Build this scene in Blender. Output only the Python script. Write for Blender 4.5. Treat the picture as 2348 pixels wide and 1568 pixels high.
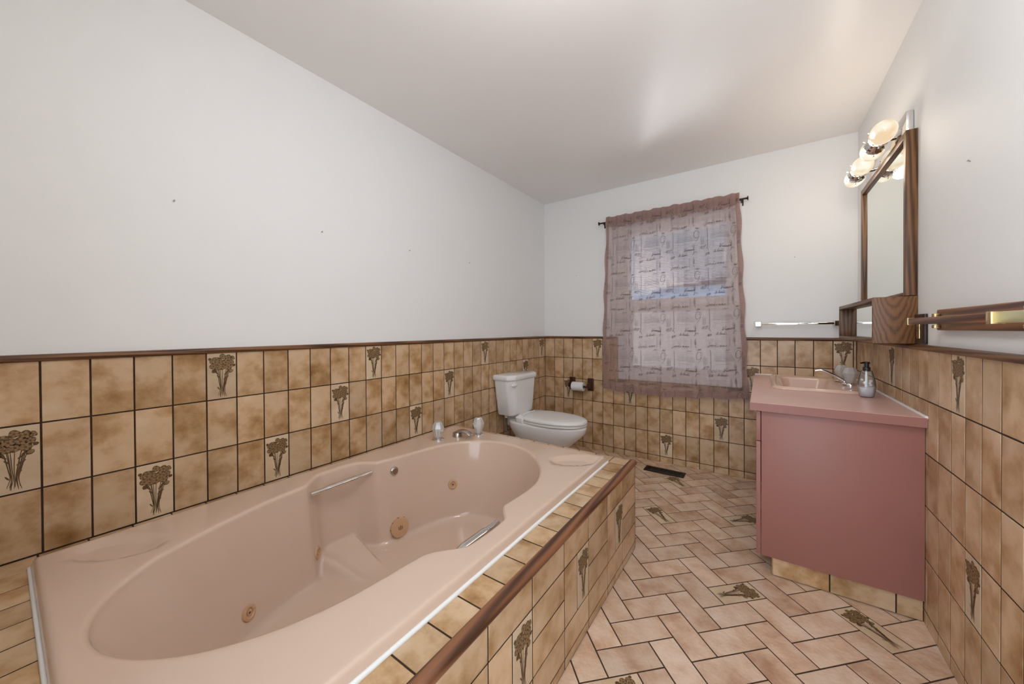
import bpy, bmesh, math, random
from mathutils import Matrix, Vector
from mathutils.bvhtree import BVHTree

for o in list(bpy.data.objects):
    bpy.data.objects.remove(o, do_unlink=True)
scene = bpy.context.scene
COL = scene.collection
PI = math.pi

# ------------------------------------------------------------------ camera
IMG_W, IMG_H = 2348, 1568
FPX = 821.21                       # focal length in pixels
CAM = Vector((1.855, -3.268, 1.1514))
YAW, PITCH, ROLL = math.radians(34.841), math.radians(-0.437), math.radians(0.327)
SHIFT_PX = -22.0                   # principal point sits 22 px above the middle
Rz = Matrix.Rotation(YAW, 3, 'Z'); Rx = Matrix.Rotation(PITCH, 3, 'X'); Ry = Matrix.Rotation(ROLL, 3, 'Y')
RC = Rz @ Rx @ Ry                  # columns: right, forward, up
cam_data = bpy.data.cameras.new('camera')
cam_data.sensor_width = 36.0
cam_data.sensor_fit = 'HORIZONTAL'
cam_data.lens = FPX / IMG_W * 36.0
cam_data.shift_y = SHIFT_PX / IMG_W
cam_data.clip_start = 0.02
cam = bpy.data.objects.new('camera', cam_data)
COL.objects.link(cam)
right, fwd, up = RC.col[0], RC.col[1], RC.col[2]
cam.matrix_world = Matrix(((right.x, up.x, -fwd.x, CAM.x), (right.y, up.y, -fwd.y, CAM.y),
                           (right.z, up.z, -fwd.z, CAM.z), (0, 0, 0, 1)))
scene.camera = cam

# ------------------------------------------------------------------ world, sun, large lights, exposure
world = bpy.data.worlds.new('world'); scene.world = world
world.use_nodes = True
bg = world.node_tree.nodes['Background']
bg.inputs['Color'].default_value = (0.74, 0.87, 1.0, 1)
bg.inputs['Strength'].default_value = 2.6
vs = scene.view_settings
vs.view_transform = 'Standard'; vs.look = 'None'; vs.gamma = 1.0; vs.use_curve_mapping = False
vs.exposure = 0.5
FILL_L = 16.0         # radiance of the added fill globe, out of view
GLOBE_L = 1.0        # radiance of the opal glass shades over the mirror
BULB_W = 0.8         # each of the four bulbs in the vanity light
STREAK_W = 70.0         # power of the added spot behind the ceiling streak

# added unseen area light, sends daylight-like fill up through the window
ad = bpy.data.lights.new('added_window_fill', 'AREA'); ad.shape = 'RECTANGLE'; ad.size = 3.0; ad.size_y = 2.0; ad.energy = 70.0; ad.color = (1.0, 0.98, 0.96)
ao = bpy.data.objects.new('added_window_fill', ad); COL.objects.link(ao)
ao.location = (0.45, 2.6, -0.25); ao.rotation_euler = (Vector((1.25, 0.0, 1.65)) - Vector(ao.location)).to_track_quat('-Z', 'Y').to_euler()

# ------------------------------------------------------------------ sizes taken from the photo
U = 0.102                    # tile pitch (10 x 20 cm tiles)
XR = 2.382                   # right wall
YN = -3.34                   # near wall (the camera stands in its doorway)
ZC = 2.45                    # ceiling
Z0 = 1.073                   # top of the tile grid
random.seed(7)

# ------------------------------------------------------------------ node material helpers
def new_mat(name):
    m = bpy.data.materials.new(name); m.use_nodes = True
    nt = m.node_tree; b = nt.nodes['Principled BSDF']
    return m, nt, b
def N(nt, t, **kw):
    n = nt.nodes.new(t)
    for k, v in kw.items():
        if k in n.inputs.keys() if isinstance(k, str) else False: n.inputs[k].default_value = v
        else: setattr(n, k, v)
    return n
def ramp(nt, stops):
    r = nt.nodes.new('ShaderNodeValToRGB'); e = r.color_ramp.elements
    e[0].position, e[0].color = stops[0][0], (*stops[0][1], 1)
    e[1].position, e[1].color = stops[-1][0], (*stops[-1][1], 1)
    for p, c in stops[1:-1]:
        x = e.new(p); x.color = (*c, 1)
    return r
def plain(name, col, rough=0.5, metal=0.0, bump=0.0, bscale=60.0, var=0.0, coat=0.0, spec=0.5):
    m, nt, b = new_mat(name)
    b.inputs['Base Color'].default_value = (*col, 1); b.inputs['Roughness'].default_value = rough
    b.inputs['Metallic'].default_value = metal; b.inputs['Coat Weight'].default_value = coat
    b.inputs['Specular IOR Level'].default_value = spec
    tc = nt.nodes.new('ShaderNodeTexCoord')
    n = nt.nodes.new('ShaderNodeTexNoise'); n.inputs['Scale'].default_value = bscale; n.inputs['Detail'].default_value = 3
    nt.links.new(tc.outputs['Object'], n.inputs['Vector'])
    if var > 0:
        r = ramp(nt, [(0.3, tuple(c * (1 - var) for c in col)), (0.7, tuple(min(1, c * (1 + var)) for c in col))])
        nt.links.new(n.outputs['Fac'], r.inputs['Fac']); nt.links.new(r.outputs['Color'], b.inputs['Base Color'])
    if bump > 0:
        bp = nt.nodes.new('ShaderNodeBump'); bp.inputs['Strength'].default_value = bump; bp.inputs['Distance'].default_value = 0.004
        nt.links.new(n.outputs['Fac'], bp.inputs['Height']); nt.links.new(bp.outputs['Normal'], b.inputs['Normal'])
    return m
def tile_mat(name, stops, rough, bump, bscale, scale, lowmix=0.55):
    """glazed tile: cloudy glaze, shifted per tile by the object's random number"""
    m, nt, b = new_mat(name); L = nt.links.new
    tc = nt.nodes.new('ShaderNodeTexCoord'); oi = nt.nodes.new('ShaderNodeObjectInfo')
    mul = nt.nodes.new('ShaderNodeVectorMath'); mul.operation = 'SCALE'; mul.inputs['Scale'].default_value = 37.0
    cmb = nt.nodes.new('ShaderNodeCombineXYZ')
    L(oi.outputs['Random'], cmb.inputs[0]); L(oi.outputs['Random'], cmb.inputs[1]); L(oi.outputs['Random'], cmb.inputs[2])
    L(cmb.outputs[0], mul.inputs[0])
    add = nt.nodes.new('ShaderNodeVectorMath'); add.operation = 'ADD'
    L(tc.outputs['Object'], add.inputs[0]); L(mul.outputs[0], add.inputs[1])
    n1 = nt.nodes.new('ShaderNodeTexNoise'); n1.inputs['Scale'].default_value = scale; n1.inputs['Detail'].default_value = 4; n1.inputs['Roughness'].default_value = 0.6
    n2 = nt.nodes.new('ShaderNodeTexNoise'); n2.inputs['Scale'].default_value = scale * 0.38; n2.inputs['Detail'].default_value = 2
    L(add.outputs[0], n1.inputs['Vector']); L(add.outputs[0], n2.inputs['Vector'])
    mx = nt.nodes.new('ShaderNodeMix'); mx.data_type = 'FLOAT'; mx.inputs[0].default_value = lowmix
    L(n1.outputs['Fac'], mx.inputs[2]); L(n2.outputs['Fac'], mx.inputs[3])
    r = ramp(nt, stops); L(mx.outputs[0], r.inputs['Fac'])
    hs = nt.nodes.new('ShaderNodeHueSaturation')
    mr = nt.nodes.new('ShaderNodeMapRange'); mr.inputs[3].default_value = 0.88; mr.inputs[4].default_value = 1.1
    L(oi.outputs['Random'], mr.inputs[0]); L(mr.outputs[0], hs.inputs['Value']); L(r.outputs['Color'], hs.inputs['Color'])
    L(hs.outputs['Color'], b.inputs['Base Color'])
    b.inputs['Roughness'].default_value = rough
    n3 = nt.nodes.new('ShaderNodeTexNoise'); n3.inputs['Scale'].default_value = bscale; n3.inputs['Detail'].default_value = 3
    L(add.outputs[0], n3.inputs['Vector'])
    bp = nt.nodes.new('ShaderNodeBump'); bp.inputs['Strength'].default_value = bump; bp.inputs['Distance'].default_value = 0.004
    L(n3.outputs['Fac'], bp.inputs['Height']); L(bp.outputs['Normal'], b.inputs['Normal'])
    return m
def wood_mat(name, axis, dark, light, scale=1.0, rough=0.42, dist=4.0):
    """oak: bands stretched along the member's length"""
    m, nt, b = new_mat(name); L = nt.links.new
    tc = nt.nodes.new('ShaderNodeTexCoord'); mp = nt.nodes.new('ShaderNodeMapping')
    sc = [60 * scale] * 3; sc['XYZ'.index(axis)] = 2.6 * scale
    mp.inputs['Scale'].default_value = sc
    L(tc.outputs['Object'], mp.inputs['Vector'])
    n = nt.nodes.new('ShaderNodeTexNoise'); n.inputs['Scale'].default_value = 1.3; n.inputs['Detail'].default_value = 5; n.inputs['Distortion'].default_value = 0.6
    L(mp.outputs[0], n.inputs['Vector'])
    w = nt.nodes.new('ShaderNodeTexWave'); w.wave_type = 'BANDS'; w.bands_direction = 'DIAGONAL'
    w.inputs['Scale'].default_value = 0.55; w.inputs['Distortion'].default_value = dist; w.inputs['Detail'].default_value = 3; w.inputs['Detail Scale'].default_value = 1.5
    L(mp.outputs[0], w.inputs['Vector'])
    mx = nt.nodes.new('ShaderNodeMix'); mx.data_type = 'FLOAT'; mx.inputs[0].default_value = 0.5
    L(n.outputs['Fac'], mx.inputs[2]); L(w.outputs['Fac'], mx.inputs[3])
    mid = tuple((a + c) / 2 for a, c in zip(dark, light))
    r = ramp(nt, [(0.25, dark), (0.48, mid), (0.72, light)])
    L(mx.outputs[0], r.inputs['Fac']); L(r.outputs['Color'], b.inputs['Base Color'])
    b.inputs['Roughness'].default_value = rough
    bp = nt.nodes.new('ShaderNodeBump'); bp.inputs['Strength'].default_value = 0.15; bp.inputs['Distance'].default_value = 0.002
    L(mx.outputs[0], bp.inputs['Height']); L(bp.outputs['Normal'], b.inputs['Normal'])
    return m
def cathedral_mat(name, dark, light, ctr):
    """flat-sawn oak panel: nested pointed arches of grain, panel lies in X-Z"""
    m, nt, b = new_mat(name); L = nt.links.new
    tc = nt.nodes.new('ShaderNodeTexCoord'); sp = nt.nodes.new('ShaderNodeSeparateXYZ'); L(tc.outputs['Object'], sp.inputs[0])
    def M(op, a, c=None):
        x = nt.nodes.new('ShaderNodeMath'); x.operation = op
        for i, v in enumerate((a, c)):
            if v is None: continue
            if isinstance(v, (int, float)): x.inputs[i].default_value = v
            else: L(v, x.inputs[i])
        return x.outputs[0]
    dx = M('SUBTRACT', sp.outputs['X'], ctr)
    ax = M('ABSOLUTE', dx)
    nz = nt.nodes.new('ShaderNodeTexNoise'); nz.inputs['Scale'].default_value = 18; nz.inputs['Detail'].default_value = 4; L(tc.outputs['Object'], nz.inputs['Vector'])
    arch = M('MULTIPLY', M('POWER', M('MULTIPLY', ax, 16.0), 1.8), 1.0)
    h = M('SUBTRACT', arch, M('MULTIPLY', sp.outputs['Z'], 5.5))
    ph = M('ADD', M('MULTIPLY', h, 22.0), M('MULTIPLY', nz.outputs['Fac'], 9.0))
    s = M('ADD', M('MULTIPLY', M('SINE', ph), 0.5), 0.5)
    fine = nt.nodes.new('ShaderNodeTexNoise'); fine.inputs['Scale'].default_value = 1.0; fine.inputs['Detail'].default_value = 4
    mp = nt.nodes.new('ShaderNodeMapping'); mp.inputs['Scale'].default_value = (330, 330, 18); L(tc.outputs['Object'], mp.inputs['Vector']); L(mp.outputs[0], fine.inputs['Vector'])
    f = M('ADD', M('MULTIPLY', s, 0.45), M('MULTIPLY', fine.outputs['Fac'], 0.60))
    mid = tuple(a * 0.35 + c * 0.65 for a, c in zip(dark, light))
    r = ramp(nt, [(0.16, dark), (0.42, mid), (0.8, light)]); L(f, r.inputs['Fac']); L(r.outputs['Color'], b.inputs['Base Color'])
    b.inputs['Roughness'].default_value = 0.4
    return m
def emit_mat(name, col, strength):
    m, nt, b = new_mat(name)
    b.inputs['Base Color'].default_value = (0.9, 0.88, 0.82, 1); b.inputs['Roughness'].default_value = 0.2
    b.inputs['Emission Color'].default_value = (*col, 1); b.inputs['Emission Strength'].default_value = strength
    return m
def globe_mat(name):
    """lit opal glass: cream, warmer in cloudy bands where the bulb sits"""
    m, nt, b = new_mat(name); L = nt.links.new; out = nt.nodes['Material Output']
    tc = nt.nodes.new('ShaderNodeTexCoord'); n = nt.nodes.new('ShaderNodeTexNoise'); n.inputs['Scale'].default_value = 14; n.inputs['Detail'].default_value = 1
    L(tc.outputs['Object'], n.inputs['Vector'])
    r = ramp(nt, [(0.40, (0.66, 0.50, 0.32)), (0.55, (0.72, 0.64, 0.50)), (0.7, (0.80, 0.74, 0.63))]); L(n.outputs['Fac'], r.inputs['Fac'])
    e = nt.nodes.new('ShaderNodeEmission'); L(r.outputs['Color'], e.inputs['Color']); e.inputs['Strength'].default_value = GLOBE_L
    g = nt.nodes.new('ShaderNodeBsdfGlossy'); g.inputs['Roughness'].default_value = 0.15
    mx = nt.nodes.new('ShaderNodeMixShader'); mx.inputs[0].default_value = 0.05; L(e.outputs[0], mx.inputs[1]); L(g.outputs[0], mx.inputs[2])
    L(mx.outputs[0], out.inputs['Surface'])
    return m
def clear_mat(name, tint=(1, 1, 1), gloss=0.12, rough=0.03, haze=0.0, hazecol=(0.9, 0.9, 0.9)):
    """thin clear glass or acrylic: mostly see-through, a little gloss, optional milky haze"""
    m, nt, b = new_mat(name); L = nt.links.new; out = nt.nodes['Material Output']
    tr = nt.nodes.new('ShaderNodeBsdfTransparent'); tr.inputs[0].default_value = (*tint, 1)
    gl = nt.nodes.new('ShaderNodeBsdfGlossy'); gl.inputs['Roughness'].default_value = rough
    df = nt.nodes.new('ShaderNodeBsdfDiffuse'); df.inputs[0].default_value = (*hazecol, 1)
    fr = nt.nodes.new('ShaderNodeFresnel'); fr.inputs[0].default_value = 1.45
    ad = nt.nodes.new('ShaderNodeMath'); ad.operation = 'ADD'; ad.inputs[1].default_value = gloss; ad.use_clamp = True; L(fr.outputs[0], ad.inputs[0])
    m1 = nt.nodes.new('ShaderNodeMixShader'); m1.inputs[0].default_value = haze; L(tr.outputs[0], m1.inputs[1]); L(df.outputs[0], m1.inputs[2])
    m2 = nt.nodes.new('ShaderNodeMixShader'); L(ad.outputs[0], m2.inputs[0]); L(m1.outputs[0], m2.inputs[1]); L(gl.outputs[0], m2.inputs[2])
    L(m2.outputs[0], out.inputs['Surface'])
    return m
def cloth_mat(name, col, see, trans):
    """sheer cloth: holes between threads, light scattered through and off the threads"""
    m, nt, b = new_mat(name); L = nt.links.new; out = nt.nodes['Material Output']
    tr = nt.nodes.new('ShaderNodeBsdfTransparent')
    tl = nt.nodes.new('ShaderNodeBsdfTranslucent'); tl.inputs[0].default_value = (*col, 1)
    df = nt.nodes.new('ShaderNodeBsdfDiffuse'); df.inputs[0].default_value = (*col, 1)
    tc = nt.nodes.new('ShaderNodeTexCoord'); mp = nt.nodes.new('ShaderNodeMapping'); mp.inputs['Scale'].default_value = (30, 30, 120)
    L(tc.outputs['Object'], mp.inputs['Vector'])
    n = nt.nodes.new('ShaderNodeTexNoise'); n.inputs['Scale'].default_value = 1; L(mp.outputs[0], n.inputs['Vector'])
    mr = nt.nodes.new('ShaderNodeMapRange'); mr.inputs[1].default_value = 0.3; mr.inputs[2].default_value = 0.7
    mr.inputs[3].default_value = see * 0.95; mr.inputs[4].default_value = see * 1.05; L(n.outputs['Fac'], mr.inputs[0])
    m1 = nt.nodes.new('ShaderNodeMixShader'); m1.inputs[0].default_value = trans; L(df.outputs[0], m1.inputs[1]); L(tl.outputs[0], m1.inputs[2])
    m2 = nt.nodes.new('ShaderNodeMixShader'); L(mr.outputs[0], m2.inputs[0]); L(m1.outputs[0], m2.inputs[1]); L(tr.outputs[0], m2.inputs[2])
    L(m2.outputs[0], out.inputs['Surface'])
    return m

M = {}
M['wall'] = plain('wall_paint', (0.85, 0.85, 0.845), 0.6, bump=0.04, bscale=140)
M['ceiling'] = plain('ceiling_paint', (0.89, 0.865, 0.85), 0.35, bump=0.02, bscale=90)
M['grout'] = plain('wall_grout', (0.035, 0.016, 0.007), 0.9, var=0.3)
M['floor_grout'] = plain('floor_grout', (0.060, 0.030, 0.015), 0.9, var=0.3)
M['tile'] = tile_mat('wall_tile_glaze', [(0.30, (0.27, 0.125, 0.040)), (0.42, (0.45, 0.270, 0.125)), (0.54, (0.62, 0.425, 0.255)), (0.70, (0.70, 0.53, 0.36))], 0.28, 0.10, 22, 17)
M['decor'] = tile_mat('decor_tile_glaze', [(0.3, (0.54, 0.38, 0.23)), (0.5, (0.68, 0.52, 0.35)), (0.7, (0.75, 0.61, 0.44))], 0.28, 0.10, 22, 14)
M['floor_tile'] = tile_mat('floor_tile_glaze', [(0.30, (0.46, 0.265, 0.165)), (0.45, (0.64, 0.43, 0.295)), (0.56, (0.74, 0.55, 0.41)), (0.7, (0.80, 0.64, 0.50))], 0.24, 0.55, 70, 15)
M['motif_dark'] = plain('flower_print_dark', (0.105, 0.055, 0.020), 0.45, var=0.2)
M['motif_mid'] = plain('flower_print_mid', (0.27, 0.165, 0.075), 0.45, var=0.3, bscale=200)
OAK_D, OAK_L = (0.055, 0.020, 0.006), (0.215, 0.092, 0.030)
for a in 'XYZ': M['oak' + a] = wood_mat('dark_oak_along_' + a.lower(), a, OAK_D, OAK_L)
for a in 'XYZ': M['walnut' + a] = wood_mat('brown_wood_along_' + a.lower(), a, (0.065, 0.022, 0.009), (0.26, 0.105, 0.045), 0.6)
M['oak_panel'] = cathedral_mat('dark_oak_flat_sawn', OAK_D, OAK_L, 2.315 - 2.36)
M['tub'] = plain('tub_acrylic', (0.68, 0.505, 0.395), 0.13, var=0.015, bscale=3, coat=0.3)
M['caulk'] = plain('white_caulk', (0.85, 0.85, 0.83), 0.4)
M['jet'] = plain('jet_plastic', (0.60, 0.36, 0.20), 0.35)
M['dark'] = plain('dark_hole', (0.012, 0.008, 0.006), 0.6)
M['chrome'] = plain('chrome', (0.78, 0.77, 0.76), 0.08, 1.0)
M['satin_chrome'] = plain('satin_chrome', (0.50, 0.46, 0.42), 0.22, 1.0)
M['porcelain'] = plain('white_porcelain', (0.88, 0.875, 0.875), 0.10, coat=0.3)
M['seat'] = plain('white_seat_plastic', (0.86, 0.855, 0.84), 0.22)
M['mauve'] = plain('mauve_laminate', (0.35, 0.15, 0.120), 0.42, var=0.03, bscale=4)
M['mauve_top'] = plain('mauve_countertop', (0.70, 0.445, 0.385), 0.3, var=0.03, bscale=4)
M['sink'] = plain('peach_porcelain', (0.74, 0.51, 0.41), 0.12, coat=0.3)
M['acrylic'] = clear_mat('clear_acrylic', (0.98, 0.97, 0.96), 0.06, 0.10, 0.42, (0.95, 0.93, 0.90))
M['glass'] = clear_mat('window_glass', (0.97, 0.99, 1.0), 0.02)
M['bottle'] = clear_mat('bottle_plastic', (0.97, 0.97, 0.97), 0.06, 0.04, 0.05)
M['soap'] = plain('white_soap', (0.93, 0.94, 0.95), 0.3)
M['black'] = plain('black_plastic', (0.018, 0.014, 0.012), 0.3)
M['paper'] = plain('tissue_paper', (0.82, 0.82, 0.83), 0.9, bump=0.15, bscale=200)
M['redwood'] = wood_mat('reddish_dark_wood', 'Z', (0.020, 0.006, 0.003), (0.095, 0.026, 0.011), 1.0, 0.35)
M['mirror'] = plain('mirror_silver', (0.80, 0.83, 0.78), 0.015, 1.0)
M['brass'] = plain('brass', (0.72, 0.52, 0.24), 0.2, 1.0)
M['pale_brass'] = plain('pale_brass', (0.76, 0.74, 0.42), 0.28, 0.85)
M['brown_plate'] = plain('brown_switch_plate', (0.030, 0.014, 0.008), 0.35)
M['curtain'] = cloth_mat('sheer_pink_cloth', (0.62, 0.46, 0.43), 0.54, 0.5)
M['hem'] = cloth_mat('pink_cloth_hem', (0.50, 0.34, 0.31), 0.12, 0.45)
M['ink'] = plain('grey_print_ink', (0.13, 0.095, 0.09), 0.8)
M['rod'] = plain('bronze_rod', (0.035, 0.026, 0.022), 0.35, 0.7)
M['vinyl'] = plain('white_vinyl', (0.80, 0.80, 0.81), 0.35)
M['slat'] = cloth_mat('white_slat', (0.93, 0.96, 0.98), 0.0, 0.65)
M['frost'] = cloth_mat('frosted_pane', (0.80, 0.79, 0.79), 0.0, 0.24)
M['vent'] = plain('black_metal', (0.010, 0.009, 0.009), 0.4, 0.4)
M['rubber'] = plain('grey_hose', (0.10, 0.10, 0.10), 0.4, 0.6)
M['nail'] = plain('nail_steel', (0.42, 0.40, 0.38), 0.4, 0.6)
M['siding'] = plain('grey_blue_siding', (0.17, 0.20, 0.25), 0.7, var=0.1, bscale=2)
M['shingle'] = plain('dark_shingle', (0.012, 0.012, 0.014), 0.9, var=0.3, bscale=8)
M['globe'] = globe_mat('lit_glass_globe')
M['fill_glass'] = emit_mat('lit_fill_glass', (1.0, 0.975, 0.95), FILL_L)

# ------------------------------------------------------------------ object helpers
def wloc(p):
    v = Vector((0, 0, 0))
    while p is not None:
        v += Vector(p.location); p = p.parent
    return v
def link(name, me, mat=None, parent=None):
    o = bpy.data.objects.new(name, me); COL.objects.link(o)
    if mat is not None and len(me.materials) == 0: me.materials.append(M[mat] if isinstance(mat, str) else mat)
    if parent is not None: o.parent = parent
    return o
def thing(name, label, cat, loc=(0, 0, 0), group=None):
    o = bpy.data.objects.new(name, None); COL.objects.link(o); o.location = loc
    o.empty_display_size = 0.05
    return tag(o, label, cat, group)
def tag(o, label, cat, group=None):
    o['label'] = label; o['category'] = cat
    if group: o['group'] = group
    return o
def struct(o, label=None):
    o['kind'] = 'structure'
    if label: o['label'] = label
    return o
def mk(name, vs_, fs, mat, parent=None, smooth=False, angle=None):
    off = wloc(parent)
    me = bpy.data.meshes.new(name)
    me.from_pydata([tuple(Vector(v) - off) for v in vs_], [], fs)
    me.update()
    if smooth:
        for p in me.polygons: p.use_smooth = True
        if angle is not None:
            try: me.set_sharp_from_angle(angle=math.radians(angle))
            except Exception: pass
    return link(name, me, mat, parent)
def from_bm(name, bm, mat, parent=None, smooth=False, angle=None):
    bm.normal_update()
    bmesh.ops.translate(bm, verts=bm.verts, vec=-wloc(parent))
    me = bpy.data.meshes.new(name); bm.to_mesh(me); bm.free()
    if smooth:
        for p in me.polygons: p.use_smooth = True
        if angle is not None: me.set_sharp_from_angle(angle=math.radians(angle))
    return link(name, me, mat, parent)
def bm_box(bm, x0, x1, y0, y1, z0, z1, bev=0.0, seg=2):
    r = bmesh.ops.create_cube(bm, size=1.0)
    vv = r['verts']
    bmesh.ops.scale(bm, verts=vv, vec=(x1 - x0, y1 - y0, z1 - z0))
    bmesh.ops.translate(bm, verts=vv, vec=((x0 + x1) / 2, (y0 + y1) / 2, (z0 + z1) / 2))
    if bev > 0:
        es = list({e for v in vv for e in v.link_edges})
        bmesh.ops.bevel(bm, geom=es, offset=bev, segments=seg, profile=0.5, affect='EDGES')
def box(name, x0, x1, y0, y1, z0, z1, mat, parent=None, bev=0.002, seg=2):
    bm = bmesh.new(); bm_box(bm, x0, x1, y0, y1, z0, z1, bev, seg)
    return from_bm(name, bm, mat, parent, bev > 0, 35)
def boxes(name, lst, mat, parent=None, bev=0.0):
    bm = bmesh.new()
    for b in lst: bm_box(bm, *b, bev)
    return from_bm(name, bm, mat, parent, bev > 0, 35)
def loft_data(rings, cap0=True, cap1=True, closed=True):
    n = len(rings[0]); vs_ = [v for r in rings for v in r]; fs = []
    for i in range(len(rings) - 1):
        for j in range(n if closed else n - 1):
            k = (j + 1) % n
            fs.append((i * n + j, i * n + k, (i + 1) * n + k, (i + 1) * n + j))
    if cap0: fs.append(tuple(range(n - 1, -1, -1)))
    if cap1: fs.append(tuple((len(rings) - 1) * n + j for j in range(n)))
    return vs_, fs
def loft(name, rings, mat, parent=None, cap0=True, cap1=True, smooth=True, angle=40):
    v, f = loft_data(rings, cap0, cap1)
    o = mk(name, v, f, mat, parent, smooth, None)
    bm = bmesh.new(); bm.from_mesh(o.data); bmesh.ops.recalc_face_normals(bm, faces=bm.faces); bm.to_mesh(o.data); bm.free()
    if smooth and angle: o.data.set_sharp_from_angle(angle=math.radians(angle))
    return o
def frame_of(axis):
    z = Vector(axis).normalized()
    x = z.orthogonal().normalized() if abs(z.z) > 0.99 or True else None
    ref = Vector((0, 0, 1)) if abs(z.z) < 0.95 else Vector((1, 0, 0))
    x = ref.cross(z).normalized(); y = z.cross(x)
    return x, y, z
def lathe(name, prof, org, axis, mat, parent=None, n=24, angle=40, flute=None):
    """prof: list of (radius, height along axis)"""
    x, y, z = frame_of(axis); org = Vector(org); rings = []
    for r, h in prof:
        ring = []
        for i in range(n):
            a = 2 * PI * i / n; rr = max(r, 1e-5)
            if flute: rr *= 1 + flute * (1 if i % 2 else -1)
            ring.append(org + z * h + (x * math.cos(a) + y * math.sin(a)) * rr)
        rings.append(ring)
    return loft(name, rings, mat, parent, True, True, True, angle)
def tube(name, path, r, mat, parent=None, n=12, flat=1.0, angle=50, upv=None):
    """sweep a circle (or an ellipse: flat = height/width) along a path; r a number or a list"""
    P = [Vector(p) for p in path]; rings = []; px = None
    for i, p in enumerate(P):
        t = (P[min(i + 1, len(P) - 1)] - P[max(i - 1, 0)]).normalized()
        if upv is not None: x = t.cross(Vector(upv)).normalized()
        elif px is None: x = frame_of(t)[0]
        else: x = (px - t * px.dot(t)).normalized()
        px = x; y = t.cross(x); rr = r[i] if isinstance(r, (list, tuple)) else r
        rings.append([p + (x * math.cos(2 * PI * k / n) + y * math.sin(2 * PI * k / n) * flat) * rr for k in range(n)])
    return loft(name, rings, mat, parent, True, True, True, angle)
def catmull(P, n):
    out = []; P = [Vector(p) for p in P]
    for i in range(len(P) - 1):
        p0, p1, p2, p3 = P[max(i - 1, 0)], P[i], P[i + 1], P[min(i + 2, len(P) - 1)]
        for k in range(n):
            t = k / n
            out.append(0.5 * ((2 * p1) + (p2 - p0) * t + (2 * p0 - 5 * p1 + 4 * p2 - p3) * t * t + (3 * p1 - p0 - 3 * p2 + p3) * t ** 3))
    out.append(P[-1]); return out

# ------------------------------------------------------------------ room shell
T = 0.12
HALL_Y = -5.2
struct(boxes('floor', [(-T, XR + T, YN - T, 0 + T, -0.10, 0.0004)], 'floor_grout'), 'dark brown grout bed under the herringbone floor tiles')
floor = bpy.data.objects['floor']
struct(boxes('ceiling', [(-T, XR + T, YN - T, T, ZC, ZC + 0.1)], 'ceiling'), 'smooth off white ceiling')
wall_left = struct(boxes('wall_left', [(-T, 0, YN - T, T, -0.1, ZC)], 'wall'), 'white painted left wall above tan tile wainscot')
wall_right = struct(boxes('wall_right', [(XR, XR + T, YN - T, T, -0.1, ZC)], 'wall'), 'white painted right wall above tan tile wainscot')
WX0, WX1, WZ0, WZ1 = 0.815, 1.695, 0.735, 2.085     # window opening
wall_back = struct(boxes('wall_back', [(0, WX0, 0, T, -0.1, ZC), (WX1, XR, 0, T, -0.1, ZC), (WX0, WX1, 0, T, -0.1, WZ0), (WX0, WX1, 0, T, WZ1, ZC)], 'wall'), 'white painted back wall with curtained window')
DX0, DX1, DZ = 1.42, 2.30, 2.06                      # doorway behind the camera
wall_near = struct(boxes('wall_near', [(0, DX0, YN - T, YN, -0.1, ZC), (DX1, XR, YN - T, YN, -0.1, ZC), (DX0, DX1, YN - T, YN, DZ, ZC)], 'wall'), 'white painted near wall with open doorway')

# grout beds: the recessed brown joints between the tiles
BED = 0.0057
RAILZ = 1.064
box('grout_bed', 0, BED, YN, 0, 0, RAILZ, 'grout', wall_left, 0)
boxes('grout_bed', [(0, WX0 - 0.04, -BED, 0, 0, RAILZ), (WX1 + 0.04, XR, -BED, 0, 0, RAILZ), (WX0 - 0.04, WX1 + 0.04, -BED, 0, 0, WZ0 - 0.04)], 'grout', wall_back)
box('grout_bed', XR - BED, XR, YN, 0, 0, RAILZ, 'grout', wall_right, 0)

# ------------------------------------------------------------------ tiles
GAP = 0.0046
TT = 0.0065
tile_cache = {}
def tile_mesh(w, h, mat, t=TT):
    key = (round(w, 4), round(h, 4), mat, t)
    if key in tile_cache: return tile_cache[key]
    c = 0.0008; a, b = w / 2, h / 2
    v = [(-a, -b, 0), (a, -b, 0), (a, b, 0), (-a, b, 0),
         (-a, -b, t - c), (a, -b, t - c), (a, b, t - c), (-a, b, t - c),
         (-a + c, -b + c, t), (a - c, -b + c, t), (a - c, b - c, t), (-a + c, b - c, t)]
    f = [(0, 1, 5, 4), (1, 2, 6, 5), (2, 3, 7, 6), (3, 0, 4, 7), (4, 5, 9, 8), (5, 6, 10, 9), (6, 7, 11, 10), (7, 4, 8, 11), (8, 9, 10, 11)]
    me = bpy.data.meshes.new('tile'); me.from_pydata(v, [], f); me.update(); me.materials.append(M[mat])
    tile_cache[key] = me; return me
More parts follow.
